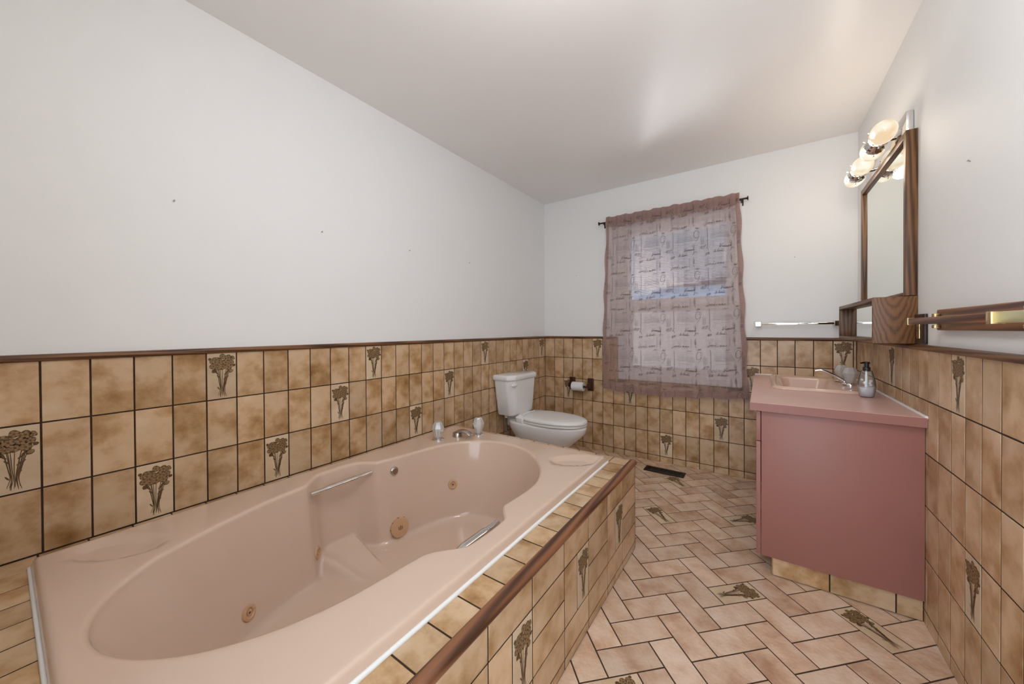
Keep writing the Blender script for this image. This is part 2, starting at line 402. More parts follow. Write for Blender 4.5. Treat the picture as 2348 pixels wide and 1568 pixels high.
# ---- the bouquet on the decorated tiles: stems, leaves and five-petal flowers in low relief
def make_motif():
    rnd = random.Random(11)
    V, F, MI = [], [], []
    def poly(pts, z, mi):
        k = len(V)
        for p in pts: V.append((p[0], p[1], z))
        F.append(tuple(range(k, k + len(pts)))); MI.append(mi)
    def blob(cx, cy, rx, ry, rot, z, mi, n=10, wob=0.0):
        pts = []
        for i in range(n):
            a = 2 * PI * i / n; w = 1 + wob * math.sin(3 * a + rot * 5)
            x, y = rx * math.cos(a) * w, ry * math.sin(a) * w
            pts.append((cx + x * math.cos(rot) - y * math.sin(rot), cy + x * math.sin(rot) + y * math.cos(rot)))
        poly(pts, z, mi)
    def stroke(P, w, z, mi, taper=True):
        P = catmull([(a, b, 0) for a, b in P], 5)
        n = len(P); L, Rr = [], []
        for i, p in enumerate(P):
            t = (P[min(i + 1, n - 1)] - P[max(i - 1, 0)]).normalized(); ww = w * (0.55 + 0.45 * math.sin(PI * (i + 0.6) / n)) if taper else w
            L.append((p.x - t.y * ww, p.y + t.x * ww)); Rr.append((p.x + t.y * ww, p.y - t.x * ww))
        for i in range(n - 1): poly([L[i], Rr[i], Rr[i + 1], L[i + 1]], z, mi)
    z0, z1, z2 = TT + 0.0003, TT + 0.0005, TT + 0.0007
    fl = [(-0.020, 0.066, .0125), (0.002, 0.078, .0115), (0.022, 0.072, .0125), (-0.009, 0.054, .0135), (0.013, 0.053, .0135),
          (-0.029, 0.040, .0125), (0.031, 0.052, .0105), (0.003, 0.036, .013), (-0.015, 0.033, .0115), (0.022, 0.034, .0125), (-0.034, 0.060, .008), (0.036, 0.071, .0085)]
    bud = [(-0.026, 0.020, .0095, 0), (0.030, 0.017, .0095, 1), (-0.040, 0.070, .006, 0), (0.041, 0.040, .0065, 0)]
    for i, (x, y, r) in enumerate(fl + [b[:3] for b in bud]):
        if i in (1, 4, 10, 14): continue
        k = {0: -1.2, 2: 1.3, 3: -0.6, 5: -1.8, 6: 1.9, 7: 0.1, 8: -1.4, 9: 0.8, 11: 2.4, 12: -2.2, 13: 1.6, 15: 2.7}[i]
        stroke([(x, y - r * 0.3), (x * 0.60 + k * 0.0006, 0.016 + y * 0.12), (x * 0.22 + k * 0.0018, -0.028), (k * 0.0030 + 0.001 * (i % 2), -0.055), (k * 0.0050 + 0.002 * (i % 3 - 1), -0.082 - 0.004 * (i % 3))], 0.0010, z0, 0)
    for x, y, a, s in [(0.010, -0.012, 0.9, 1), (-0.012, -0.004, 2.3, 1), (0.014, 0.008, 0.8, 1.2), (-0.012, -0.052, 2.1, .9), (0.009, -0.040, 0.9, 1.1), (0.018, -0.008, 0.8, .8), (-0.018, 0.012, 2.4, 1), (0.020, 0.018, .7, 1)]:
        blob(x, y, 0.0085 * s, 0.0022 * s, a, z1, 0, 8)
    for i, (x, y, r) in enumerate(fl):
        blob(x, y, r * 1.06, r * 0.98, i, z1, 0, 15, 0.10)
        for k in range(5):
            a = 2 * PI * k / 5 + i * 0.7
            blob(x + math.cos(a) * r * 0.56, y + math.sin(a) * r * 0.56, r * 0.40, r * 0.30, a, z2, 1, 8)
        blob(x, y, r * 0.20, r * 0.20, 0, z2 + 0.0002, 0, 6)
    for x, y, r, mi in bud:
        blob(x, y, r, r * 0.85, 0.5, z1, 0, 7, 0.06)
        if mi: blob(x + 0.001, y + 0.001, r * 0.75, r * 0.6, 0.5, z2, 1, 7)
    me = bpy.data.meshes.new('flower_motif'); me.from_pydata(V, [], F); me.update()
    me.materials.append(M['motif_dark']); me.materials.append(M['motif_mid'])
    for p, mi in zip(me.polygons, MI): p.material_index = mi
    return me
MOTIF = make_motif()
ROT = {'L': Matrix(((0, 0, 1), (1, 0, 0), (0, 1, 0))), 'B': Matrix(((1, 0, 0), (0, 0, -1), (0, 1, 0))), 'R': Matrix(((0, 0, -1), (-1, 0, 0), (0, 1, 0))), 'F': Matrix.Identity(3)}
trnd = random.Random(3)
def put_tile(parent, side, loc, w, h, flower=False, rotz=0.0, t=TT, mat=None):
    me = tile_mesh(w, h, mat or ('decor' if flower else 'tile'), t)
    o = bpy.data.objects.new('tile', me); COL.objects.link(o); o.parent = parent
    tilt = Matrix.Rotation(trnd.uniform(-0.004, 0.004), 3, 'X') @ Matrix.Rotation(trnd.uniform(-0.004, 0.004), 3, 'Y')
    o.rotation_euler = (ROT[side] @ Matrix.Rotation(rotz, 3, 'Z') @ tilt).to_euler()
    o.location = Vector(loc) - wloc(parent)
    if flower:
        f = bpy.data.objects.new('flower_motif', MOTIF); COL.objects.link(f); f.parent = o
        f['label'] = 'brown flower bouquet printed in relief'
    return o
rows = [(Z0 - 2 * U * (r + 1), Z0 - 2 * U * r) for r in range(5)] + [(0.0, Z0 - 2 * U * 5)]
TOPCUT = 1.066
# left wall
PLY = -1.365                # far end of the tub platform
LFLOW = {(-1, 1), (2, 2), (4, 0), (6, 2), (9, 1), (11, 0), (14, 2), (17, 1), (21, 0), (27, 1), (30, 0)}
YL0 = -3.193
for c in range(-2, 32):
    y0, y1 = YL0 + c * U, YL0 + (c + 1) * U
    y0, y1 = max(y0, YN), min(y1, -TT)
    if y1 - y0 < 0.012: continue
    for r, (z0, z1) in enumerate(rows):
        z1 = min(z1, TOPCUT)
        if r >= 3 and (y0 + y1) / 2 < PLY: continue
        put_tile(wall_left, 'L', (0, (y0 + y1) / 2, (z0 + z1) / 2), y1 - y0 - GAP, z1 - z0 - GAP, (c, r) in LFLOW)
# back wall
XB1 = 0.1154
BFLOW = {(5, 0), (2, 2), (8, 2), (15, 3), (11, 4), (17, 1), (22, 0)}
for j in range(0, 25):
    x0, x1 = XB1 + (j - 1) * U, XB1 + j * U
    if j == 0: x0 = TT
    x1 = min(x1, XR - TT)
    x0 = max(x0, TT)
    if x1 - x0 < 0.012: continue
    for r, (z0, z1) in enumerate(rows):
        z1 = min(z1, TOPCUT)
        xm, zm = (x0 + x1) / 2, (z0 + z1) / 2
        if xm > 1.90 and z1 < 0.76: continue             # behind the vanity
        a0, a1, b0, b1 = x0, x1, z0, z1
        if a1 > WX0 - 0.045 and a0 < WX1 + 0.045 and b1 > WZ0 - 0.045:   # cut round the window casing
            if a0 < WX0 - 0.045: a1 = WX0 - 0.045
            elif a1 > WX1 + 0.045: a0 = WX1 + 0.045
            elif b0 < WZ0 - 0.045: b1 = WZ0 - 0.045
            else: continue
        if a1 - a0 < 0.012 or b1 - b0 < 0.012: continue
        put_tile(wall_back, 'B', ((a0 + a1) / 2, 0, (b0 + b1) / 2), a1 - a0 - GAP, b1 - b0 - GAP, (j, r) in BFLOW)
# right wall (columns counted from the seam at YR0 towards the camera)
YR0 = -1.3473
RFLOW = {(1, 0), (-6, 0), (2, 3), (8, 1), (6, 4)}
for m in range(-14, 20):
    y1, y0 = YR0 - m * U, YR0 - (m + 1) * U
    y1 = min(y1, -TT); y0 = max(y0, YN)
    if y1 - y0 < 0.012: continue
    for r, (z0, z1) in enumerate(rows):
        z1 = min(z1, TOPCUT)
        if y0 > -1.22 and z1 < 0.76: continue            # behind the vanity
        put_tile(wall_right, 'R', (XR, (y0 + y1) / 2, (z0 + z1) / 2), y1 - y0 - GAP, z1 - z0 - GAP, (m, r) in RFLOW)
# floor: herringbone laid at 45 degrees
FFLOW = {('V', 6, -10), ('H', 1, 1), ('V', 2, -6), ('H', 6, -4), ('H', -6, 4), ('V', 5, 3)}
S2 = math.sqrt(2)
def clip_poly(P, a, b, c):
    """keep the side a*x + b*y <= c"""
    out = []
    for i in range(len(P)):
        p, q = P[i], P[(i + 1) % len(P)]; dp, dq = a * p[0] + b * p[1] - c, a * q[0] + b * q[1] - c
        if dp <= 0: out.append(p)
        if (dp < 0 < dq) or (dq < 0 < dp):
            t = dp / (dp - dq); out.append((p[0] + (q[0] - p[0]) * t, p[1] + (q[1] - p[1]) * t))
    return out
def area(P): return abs(sum(P[i][0] * P[(i + 1) % len(P)][1] - P[(i + 1) % len(P)][0] * P[i][1] for i in range(len(P)))) / 2
FT = 0.005
for m in range(-34, 34):
    for n in range(-24, 24):
        for kind in 'HV':
            i, j = (-2 - m + 2 * n, m + 2 * n) if kind == 'H' else (-1 - m + 2 * n, 1 + m + 2 * n)
            w, h = (2, 1) if kind == 'H' else (1, 2)
            a0, a1, b0, b1 = 0.025 + i * U, 0.025 + (i + w) * U, 2.115 + j * U, 2.115 + (j + h) * U
            g = 0.0054 / 2
            P = [((a + b) / S2, (a - b) / S2) for a, b in ((a0 + g, b0 + g), (a0 + g, b1 - g), (a1 - g, b1 - g), (a1 - g, b0 + g))]
            cx, cy = sum(p[0] for p in P) / 4, sum(p[1] for p in P) / 4
            if not (-0.2 < cx < XR + 0.2 and YN - 0.2 < cy < 0.2): continue
            lim = [(-1, 0, -TT), (1, 0, XR - TT), (0, 1, -TT), (0, -1, -(YN + 0.004))]
            inside = all(a * p[0] + b * p[1] <= c for p in P for a, b, c in lim)
            Q = P
            for a, b, c in lim: Q = clip_poly(Q, a, b, c) if Q else Q
            if not Q or area(Q) < 0.0004: continue
            if all(p[0] < 1.305 and p[1] < PLY - 0.005 for p in Q): continue            # wholly under the tub platform
            if all(p[0] > 1.90 and p[1] > -1.21 for p in Q): continue                    # wholly under the vanity
            fl = (kind, i, j) in FFLOW
            if inside:
                # local x runs along the tile's short side, local y along its long side
                ang = math.atan2(1, 1) if kind == 'H' else math.atan2(-1, 1)
                rot = ang - PI / 2
                if (kind, i, j) in {('H', 1, 1), ('H', -6, 4)}: pass
                if kind == 'V': rot += PI
                put_tile(floor, 'F', (cx, cy, -0.0045), U - 0.0054, 2 * U - 0.0054, fl, rot, 0.0065, None if fl else 'floor_tile')
            else:
                if sum(Q[k][0] * Q[(k + 1) % len(Q)][1] - Q[(k + 1) % len(Q)][0] * Q[k][1] for k in range(len(Q))) < 0: Q = Q[::-1]
                k = len(Q); v = [(p[0] - cx, p[1] - cy, 0) for p in Q] + [(p[0] - cx, p[1] - cy, 0.0065) for p in Q]
                f = [tuple(range(k, 2 * k))] + [(q, (q + 1) % k, k + (q + 1) % k, k + q) for q in range(k)]
                me = bpy.data.meshes.new('tile'); me.from_pydata(v, [], f); me.update(); me.materials.append(M['floor_tile'])
                o = bpy.data.objects.new('tile', me); COL.objects.link(o); o.parent = floor; o.location = (cx, cy, -0.0045)

# ------------------------------------------------------------------ wooden rails on top of the tile
def rail(name, a, b, axis, d, label):
    """half-round strip: profile in (depth, z), swept from a to b along axis"""
    prof = [(0, 1.060)] + [(0.019 * math.sin(t) ** 0.7 if t > 0 else 0, 1.0715 - 0.0115 * math.cos(t)) for t in [PI * k / 10 for k in range(1, 10)]] + [(0, 1.083)]
    rings = []
    for s in (a, b):
        rings.append([((d[0] + q * d[1], s, z) if axis == 'Y' else (s, d[0] + q * d[1], z)) for q, z in prof])
    o = loft(name, rings, 'oak' + axis, None, True, True, True, 60)
    struct(o, label); return o
rail('trim_1', YN, 0, 'Y', (0, 1), 'dark oak half-round rail on the left wall tile')
rail('trim_2', 0.0, WX0 - 0.041, 'X', (0, -1), 'dark oak half-round rail on the back wall left of the window')
rail('trim_4', WX1 + 0.041, XR, 'X', (0, -1), 'dark oak half-round rail on the back wall right of the window')
rail('trim_3', YN, 0, 'Y', (XR, -1), 'dark oak half-round rail on the right wall tile')

# ------------------------------------------------------------------ tub platform
PX, LZ = 1.306, 0.4535                                # side face, top of the ledge bed
SX0, SX1, SY0, SY1 = 0.10, 1.20, -3.22, -1.462        # tub shell
surround = thing('tub_surround', 'tan tiled tub platform with wooden edge trim around the pink tub', 'tub surround', (0.65, -2.35, 0))
boxes('core', [(0.0085, SX0 + 0.012, YN + 0.002, PLY - 0.001, 0.004, LZ + 0.0057), (SX1 - 0.012, PX + 0.0057, YN + 0.002, PLY - 0.001, 0.004, LZ + 0.0057),
               (SX0 + 0.012, SX1 - 0.012, SY1 - 0.012, PLY - 0.001, 0.004, LZ + 0.0057), (SX0 + 0.012, SX1 - 0.012, YN + 0.002, SY0 + 0.012, 0.004, LZ + 0.0057)], 'grout', surround)
# side tiles: landscape courses, every second stack holds an upright pair with a bouquet
SR = [(0.345, 0.4385), (0.243, 0.345), (0.141, 0.243), (0.040, 0.141), (0.004, 0.040)]
SJ = [-1.370 - 0.2045 * k for k in range(10)] + [YN + 0.004]
for c in range(len(SJ) - 1):
    y1, y0 = SJ[c], SJ[c + 1]
    if y1 - y0 < 0.02: continue
    for r, (z0, z1) in enumerate(SR):
        if c % 2 == 1 and r == 1:
            ym = (y0 + y1) / 2
            put_tile(surround, 'L', (PX, (y1 + ym) / 2, (SR[2][0] + z1) / 2), y1 - ym - GAP, z1 - SR[2][0] - GAP, True)
            put_tile(surround, 'L', (PX, (y0 + ym) / 2, (SR[2][0] + z1) / 2), ym - y0 - GAP, z1 - SR[2][0] - GAP)
            continue
        if c % 2 == 1 and r == 2: continue
        put_tile(surround, 'L', (PX, (y0 + y1) / 2, (z0 + z1) / 2), y1 - y0 - GAP, z1 - z0 - GAP)
# end tiles facing the toilet
x = PX + TT
k = 0
for c in range(7):
    x1, x0 = x - c * 0.2045, max(x - (c + 1) * 0.2045, 0.01)
    if x1 - x0 < 0.02: continue
    for (z0, z1) in SR:
        o = put_tile(surround, 'B', ((x0 + x1) / 2, PLY - 0.006, (z0 + z1) / 2), x1 - x0 - GAP, z1 - z0 - GAP)
        o.rotation_euler = (ROT['B'] @ Matrix.Rotation(PI, 3, 'Y')).to_euler()
# ledge tiles around the tub
edge_y = [PLY - 0.001, -1.461] + [-1.568 - 0.1022 * k for k in range(18)]
edge_y = [y for y in edge_y if y > YN + 0.01] + [YN + 0.004]
for i in range(len(edge_y) - 1):
    y1, y0 = edge_y[i], edge_y[i + 1]
    if y1 - y0 < 0.015: continue
    put_tile(surround, 'F', ((SX1 + 0.002 + 1.288) / 2, (y0 + y1) / 2, LZ), 1.288 - SX1 - 0.002, y1 - y0 - GAP)
    put_tile(surround, 'F', ((0.0085 + SX0 + 0.004) / 2, (y0 + y1) / 2, LZ), SX0 - 0.006, y1 - y0 - GAP)
for i in range(11):
    x0, x1 = SX0 + 0.003 + i * 0.0998, SX0 + 0.003 + (i + 1) * 0.0998
    put_tile(surround, 'F', ((x0 + x1) / 2, (SY1 + PLY) / 2, LZ), x1 - x0 - GAP, PLY - SY1 - 0.006)
    put_tile(surround, 'F', ((x0 + x1) / 2, (SY0 + YN) / 2, LZ), x1 - x0 - GAP, SY0 - YN - 0.006)
# rounded wooden nosing along the top edge
prof = [(1.286, 0.462)] + [(1.303 + 0.018 * math.sin(t), 0.4505 + 0.0155 * math.cos(t)) for t in [PI * k / 10 for k in range(0, 10)]] + [(1.303, 0.435), (1.286, 0.448)]
o = loft('edge_trim', [[(a, s, b) for a, b in prof] for s in (YN + 0.004, PLY + 0.004)], 'walnutY', surround, True, True, True, 50)
o['label'] = 'rounded brown wooden edge trim'
# white caulk where the tub meets the ledge
def bead(pts, r=0.0055):
    o = tube('caulk_bead', pts, r, 'caulk', surround, 8); o['label'] = 'white caulk line'
bead([(SX1 + 0.001, SY1 - 0.004, LZ + TT + 0.002), (SX1 + 0.001, (SY0 + SY1) / 2, LZ + TT + 0.002), (SX1 + 0.001, SY0, LZ + TT + 0.002)], 0.0065)
bead([(SX0, SY0 - 0.001, LZ + TT + 0.002), (0.65, SY0 - 0.001, LZ + TT + 0.002), (SX1, SY0 - 0.001, LZ + TT + 0.002)], 0.005)

# ------------------------------------------------------------------ whirlpool tub
TC = Vector((0.66, -2.37))
DECK = 0.4935
rim_ctrl = [(.66, -1.595), (.56, -1.608), (.485, -1.643), (.41, -1.715), (.355, -1.825), (.328, -1.95), (.306, -2.08), (.285, -2.17), (.272, -2.197),
            (.205, -2.250), (.193, -2.275), (.188, -2.33), (.188, -2.40), (.196, -2.44), (.258, -2.512), (.272, -2.54), (.283, -2.635), (.305, -2.73), (.345, -2.85),
            (.388, -2.96), (.43, -3.03), (.50, -3.10), (.58, -3.145), (.66, -3.16), (.74, -3.147), (.82, -3.108), (.90, -3.035), (.965, -2.93), (1.005, -2.81),
            (1.022, -2.69), (1.03, -2.60), (1.043, -2.54), (1.105, -2.465), (1.115, -2.44), (1.119, -2.36), (1.117, -2.285), (1.108, -2.255), (1.060, -2.195), (1.056, -2.165),
            (1.060, -2.05), (1.052, -1.95), (1.015, -1.85), (.96, -1.765), (.88, -1.685), (.78, -1.622)]
def resample_closed(P, n):
    P = [Vector((a, b, 0)) for a, b in P]; k = len(P); dense = []
    for i in range(k):
        p0, p1, p2, p3 = P[i - 1], P[i], P[(i + 1) % k], P[(i + 2) % k]
        for q in range(12):
            t = q / 12
            dense.append(0.5 * ((2 * p1) + (p2 - p0) * t + (2 * p0 - 5 * p1 + 4 * p2 - p3) * t * t + (3 * p1 - p0 - 3 * p2 + p3) * t ** 3))
    L = [0.0]
    for i in range(len(dense)): L.append(L[-1] + (dense[(i + 1) % len(dense)] - dense[i]).length)
    tot = L[-1]; out = []; i = 0
    for q in range(n):
        s = tot * q / n
        while L[i + 1] < s: i += 1
        f = (s - L[i]) / (L[i + 1] - L[i]); out.append((dense[i] * (1 - f) + dense[(i + 1) % len(dense)] * f).to_2d())
    return out
NT = 360
rimP = resample_closed(rim_ctrl, NT)
ang = [math.atan2(p.y - TC.y, p.x - TC.x) for p in rimP]
def polar_of(ctrl):
    D = [(math.atan2(y - TC.y, x_ - TC.x), math.hypot(x_ - TC.x, y - TC.y)) for x_, y in [tuple(p) for p in resample_closed(ctrl, 720)]]
    D.sort()
    def f(a):
        lo = 0
        for i in range(len(D)):
            if D[i][0] >= a: lo = i; break
        else: lo = 0
        a1, r1 = D[lo]; a0, r0 = D[lo - 1]
        if a0 > a1: a0 -= 2 * PI
        if a1 < a - 1: a1 += 2 * PI
        t = 0 if a1 == a0 else max(0, min(1, (a - a0) / (a1 - a0))); return r0 + (r1 - r0) * t
    return f
floor_ctrl = [(.66, -1.77), (.52, -1.80), (.42, -1.90), (.37, -2.02), (.352, -2.13), (.335, -2.185), (.25, -2.255), (.228, -2.30), (.228, -2.40), (.25, -2.435), (.345, -2.51),
              (.365, -2.58), (.41, -2.70), (.50, -2.80), (.66, -2.84), (.80, -2.81), (.90, -2.72), (.955, -2.60), (.975, -2.51), (1.07, -2.44), (1.085, -2.40), (1.085, -2.30), (1.06, -2.255),
              (.98, -2.185), (.965, -2.13), (.95, -2.02), (.90, -1.90), (.80, -1.80)]
fpol = polar_of(floor_ctrl)
floorP = [TC + Vector((math.cos(a), math.sin(a))) * fpol(a) for a in ang]
# outer rectangle with small rounded corners
def rect_hit(a, x0, x1, y0, y1):
    dx, dy = math.cos(a), math.sin(a); t = 1e9
    if dx > 1e-9: t = min(t, (x1 - TC.x) / dx)
    if dx < -1e-9: t = min(t, (x0 - TC.x) / dx)
    if dy > 1e-9: t = min(t, (y1 - TC.y) / dy)
    if dy < -1e-9: t = min(t, (y0 - TC.y) / dy)
    return t
def rect_ring(inset):
    x0, x1, y0, y1 = SX0 + inset, SX1 - inset, SY0 + inset, SY1 - inset
    return [TC + Vector((math.cos(a), math.sin(a))) * rect_hit(a, x0, x1, y0, y1) for a in ang]
outer = rect_ring(0.018)
corner_idx = []
for cxx, cyy in ((SX0, SY0), (SX1, SY0), (SX1, SY1), (SX0, SY1)):
    a = math.atan2(cyy - TC.y, cxx - TC.x)
    corner_idx.append((min(range(NT), key=lambda i: abs((ang[i] - a + PI) % (2 * PI) - PI)), cxx, cyy))
def snap(ring, inset):
    for i, cxx, cyy in corner_idx:
        ring[i] = Vector((cxx + (inset if cxx == SX0 else -inset), cyy + (inset if cyy == SY0 else -inset)))
    return ring
def sm(t): t = max(0, min(1, t)); return t * t * (3 - 2 * t)
def dish(x_, y):
    """two shallow soap dishes sunk into opposite corners of the deck"""
    d = 0
    for cx_, cy_, s in ((0.235, -3.065, 1), (1.085, -1.615, -1)):
        u, v = (x_ - cx_) * s, (y - cy_) * s
        u, v = u * 0.80 + v * 0.60, -u * 0.60 + v * 0.80
        q = (u / 0.115) ** 2 + (v / 0.062) ** 2
        d += 0.017 * sm((1.15 - q) / 0.42)
    return d
rings = []
for inset, z in ((0.0, LZ + TT), (0.002, LZ + 0.016), (0.006, DECK - 0.010), (0.009, DECK - 0.004), (0.013, DECK - 0.001), (0.019, DECK)):
    rings.append([(p.x, p.y, z) for p in snap(rect_ring(inset), inset)])
out0 = snap(rect_ring(0.019), 0.019)
def rim_in(d):  # rim offset outwards by d
    r = []
    for i in range(NT):
        t = (rimP[(i + 1) % NT] - rimP[i - 1]).normalized(); nrm = Vector((-t.y, t.x))
        if nrm.dot(rimP[i] - TC) < 0: nrm = -nrm
        r.append(rimP[i] + nrm * d)
    return r
RF = 0.014
inner = rim_in(RF)
for k in range(1, 15):
    t = k / 14
    rings.append([((o_.x + (i_.x - o_.x) * t), (o_.y + (i_.y - o_.y) * t), DECK - dish(o_.x + (i_.x - o_.x) * t, o_.y + (i_.y - o_.y) * t)) for o_, i_ in zip(out0, inner)])
for k in range(1, 6):
    a = PI / 2 * k / 5
    rr = rim_in(RF * (1 - math.sin(a)))
    rings.append([(p.x, p.y, DECK - RF * (1 - math.cos(a)) - dish(p.x, p.y) * (1 - k / 5)) for p in rr])
ZT, ZB = DECK - RF, 0.085
def recess_lift(a):
    """the arm-rest recesses stop a little above the tub floor"""
    left = abs((a - PI + PI) % (2 * PI) - PI); rightm = abs((a + PI) % (2 * PI) - PI)
    dl = abs(((a - PI) + PI) % (2 * PI) - PI); dr = abs((a + PI) % (2 * PI) - PI)
    return 0.065 * sm((0.30 - min(dl, dr)) / 0.10)
lift = [recess_lift(a) for a in ang]
for k in range(1, 31):
    d = 1 - (1 - k / 30) ** 1.0
    fil = 1 - (1 - d ** 6) ** (1 / 6) if d < 1 else 1
    a = 0.60 * d + 0.40 * fil
    rings.append([(p.x + (q.x - p.x) * a, p.y + (q.y - p.y) * a, ZT + (ZB + l - ZT) * d) for p, q, l in zip(rimP, floorP, lift)])
for k in range(1, 9):
    t = k / 8 * 0.97
    rings.append([(q.x + (TC.x - q.x) * t, q.y + (TC.y + 0.1 - q.y) * t, ZB + l * (1 - sm(k / 4)) - 0.012 * sm(k / 5)) for q, l in zip(floorP, lift)])
tub = thing('bathtub', 'pink acrylic whirlpool bathtub set into the tiled platform', 'bathtub', (0.65, -2.35, 0.08))
shell = loft('shell', rings, 'tub', tub, False, True, True, 75)
bm = bmesh.new(); bm.from_mesh(shell.data); bvh = BVHTree.FromBMesh(bm); bm.free()
TOFF = wloc(tub)
def on_tub(px, py):
    """where the sight line through a photo pixel meets the tub shell: point and outward normal"""
    d = (RC @ Vector(((px - 1174) / FPX, 1, -(py - 784 - SHIFT_PX) / FPX))).normalized()
    loc, nrm, _, _ = bvh.ray_cast(CAM - TOFF, d)
    if nrm.dot(d) > 0: nrm = -nrm
    return loc + TOFF, nrm
def jet(px, py, s=1.0):
    p, n = on_tub(px, py)
    j = lathe('jet', [(0.0, -0.004), (0.0265 * s, -0.004), (0.0265 * s, 0.002), (0.024 * s, 0.006), (0.018 * s, 0.0075), (0.0155 * s, 0.006), (0.013 * s, 0.001), (0.0125 * s, 0.0), (0, 0.0)], p, n, 'jet', tub, 28)
    j['label'] = 'peach whirlpool jet'
    lathe('nozzle', [(0.0, 0.0), (0.0085 * s, 0.0), (0.008 * s, 0.006), (0.0045 * s, 0.0065), (0.0035 * s, 0.002), (0, 0.002)], p, n, 'jet', j, 20)
    lathe('nozzle_hole', [(0.0, 0.0), (0.0036 * s, 0.0), (0.0036 * s, 0.0035), (0, 0.0035)], p, n, 'dark', j, 14)
jet(570, 1405); jet(728, 1267); jet(1038, 1110)
p, n = on_tub(915, 1208)
s_ = lathe('suction_cover', [(0.0, -0.004), (0.047, -0.004), (0.049, 0.003), (0.0485, 0.012), (0.046, 0.0155), (0, 0.0165)], p, n, 'jet', tub, 36)
s_['label'] = 'round peach suction cover'
ax, ay, az = frame_of(n)
for q in (-1, 0, 1):
    c = p + az * 0.0165 + ax * q * 0.0085
    hh = 0.011 if q == 0 else 0.008
    tube('slot', [c - ay * hh, c, c + ay * hh], 0.0016, 'dark', s_, 8)
for q in range(9):
    a = 2 * PI * q / 9 + 0.3
    rad = ax * math.cos(a) + ay * math.sin(a); tg = -ax * math.sin(a) + ay * math.cos(a)
    c = p + az * 0.008 + rad * 0.0488
    tube('slot', [c - tg * 0.004, c, c + tg * 0.004], 0.0014, 'dark', s_, 6)
p, n = on_tub(903, 1079)
b_ = lathe('air_button', [(0, -0.004), (0.0225, -0.004), (0.0225, 0.005), (0.020, 0.009), (0.0165, 0.009)], p, n, 'chrome', tub, 28)
b_['label'] = 'round chrome air switch button'
lathe('button_cap', [(0.0165, 0.008), (0.0165, 0.014), (0.014, 0.0165), (0, 0.017)], p, n, 'satin_chrome', b_, 28)
def grab(y0, y1, x_, z, side):
    """chrome grab handle bridging an arm-rest recess, flattened in the middle"""
    g = []; r = []
    K = 28
    for i in range(K + 1):
        t = i / K
        g.append((x_ + side * 0.0, y0 + (y1 - y0) * t, z + 0.0)); 
        e = min(t, 1 - t)
        r.append(0.0125 if e < 0.22 else 0.0125 + 0.004 * sm((e - 0.22) / 0.06))
    h = tube('grab_handle', g, r, 'chrome', tub, 14, 0.72, 60, (0, 0, 1)); h['label'] = 'chrome grab handle'
grab(-2.505, -2.213, 0.262, 0.447, 1)
grab(-2.487, -2.228, 1.062, 0.447, -1)

# ------------------------------------------------------------------ deck-mounted tub faucet with two clear knobs
def acrylic_knob(x_, y, z, h, r, parent, name='handle', n=8):
    k = lathe(name, [(0.42 * r, 0.10 * h), (0.55 * r, 0.16 * h), (0.72 * r, 0.38 * h), (1.0 * r, 0.66 * h), (0.98 * r, 0.70 * h), (0.66 * r, 0.97 * h), (0.60 * r, 1.0 * h), (0, 1.0 * h)], (x_, y, z), (0, 0, 1), 'acrylic', parent, n * 2, 20, 0.035)
    k['label'] = 'clear faceted acrylic knob'
    lathe('stem', [(0.0, 0.02 * h), (0.30 * r, 0.02 * h), (0.28 * r, 0.16 * h), (0.12 * r, 0.18 * h), (0.10 * r, 0.70 * h), (0, 0.71 * h)], (x_, y, z), (0, 0, 1), 'satin_chrome', k, 12)
    lathe('escutcheon', [(0, 0), (0.98 * r, 0), (0.98 * r, 0.03 * h), (0.80 * r, 0.08 * h), (0.45 * r, 0.10 * h), (0, 0.10 * h)], (x_, y, z), (0, 0, 1), 'chrome', k, 24)
    return k
tf = thing('bathtub_faucet', 'low chrome tub spout between two clear knobs on the tub rim', 'faucet', (0.31, -1.645, DECK))
acrylic_knob(0.262, -1.762, DECK, 0.108, 0.037, tf)
acrylic_knob(0.401, -1.553, DECK, 0.108, 0.037, tf)
dirv = Vector((0.93, 0.02, 0)).normalized()
b0 = Vector((0.312, -1.648, DECK))
lathe('spout_base', [(0, 0), (0.031, 0), (0.031, 0.004), (0.029, 0.022), (0.025, 0.026), (0, 0.027)], b0, (0, 0, 1), 'satin_chrome', tf, 28)
pts = catmull([b0 + Vector((0, 0, 0.016)) - dirv * 0.006, b0 + dirv * 0.012 + Vector((0, 0, 0.032)), b0 + dirv * 0.045 + Vector((0, 0, 0.040)), b0 + dirv * 0.085 + Vector((0, 0, 0.035)), b0 + dirv * 0.108 + Vector((0, 0, 0.022))], 6)
tube('spout', pts, [0.028 - 0.008 * i / (len(pts) - 1) for i in range(len(pts))], 'satin_chrome', tf, 16, 0.45, 60, (0, 0, 1))

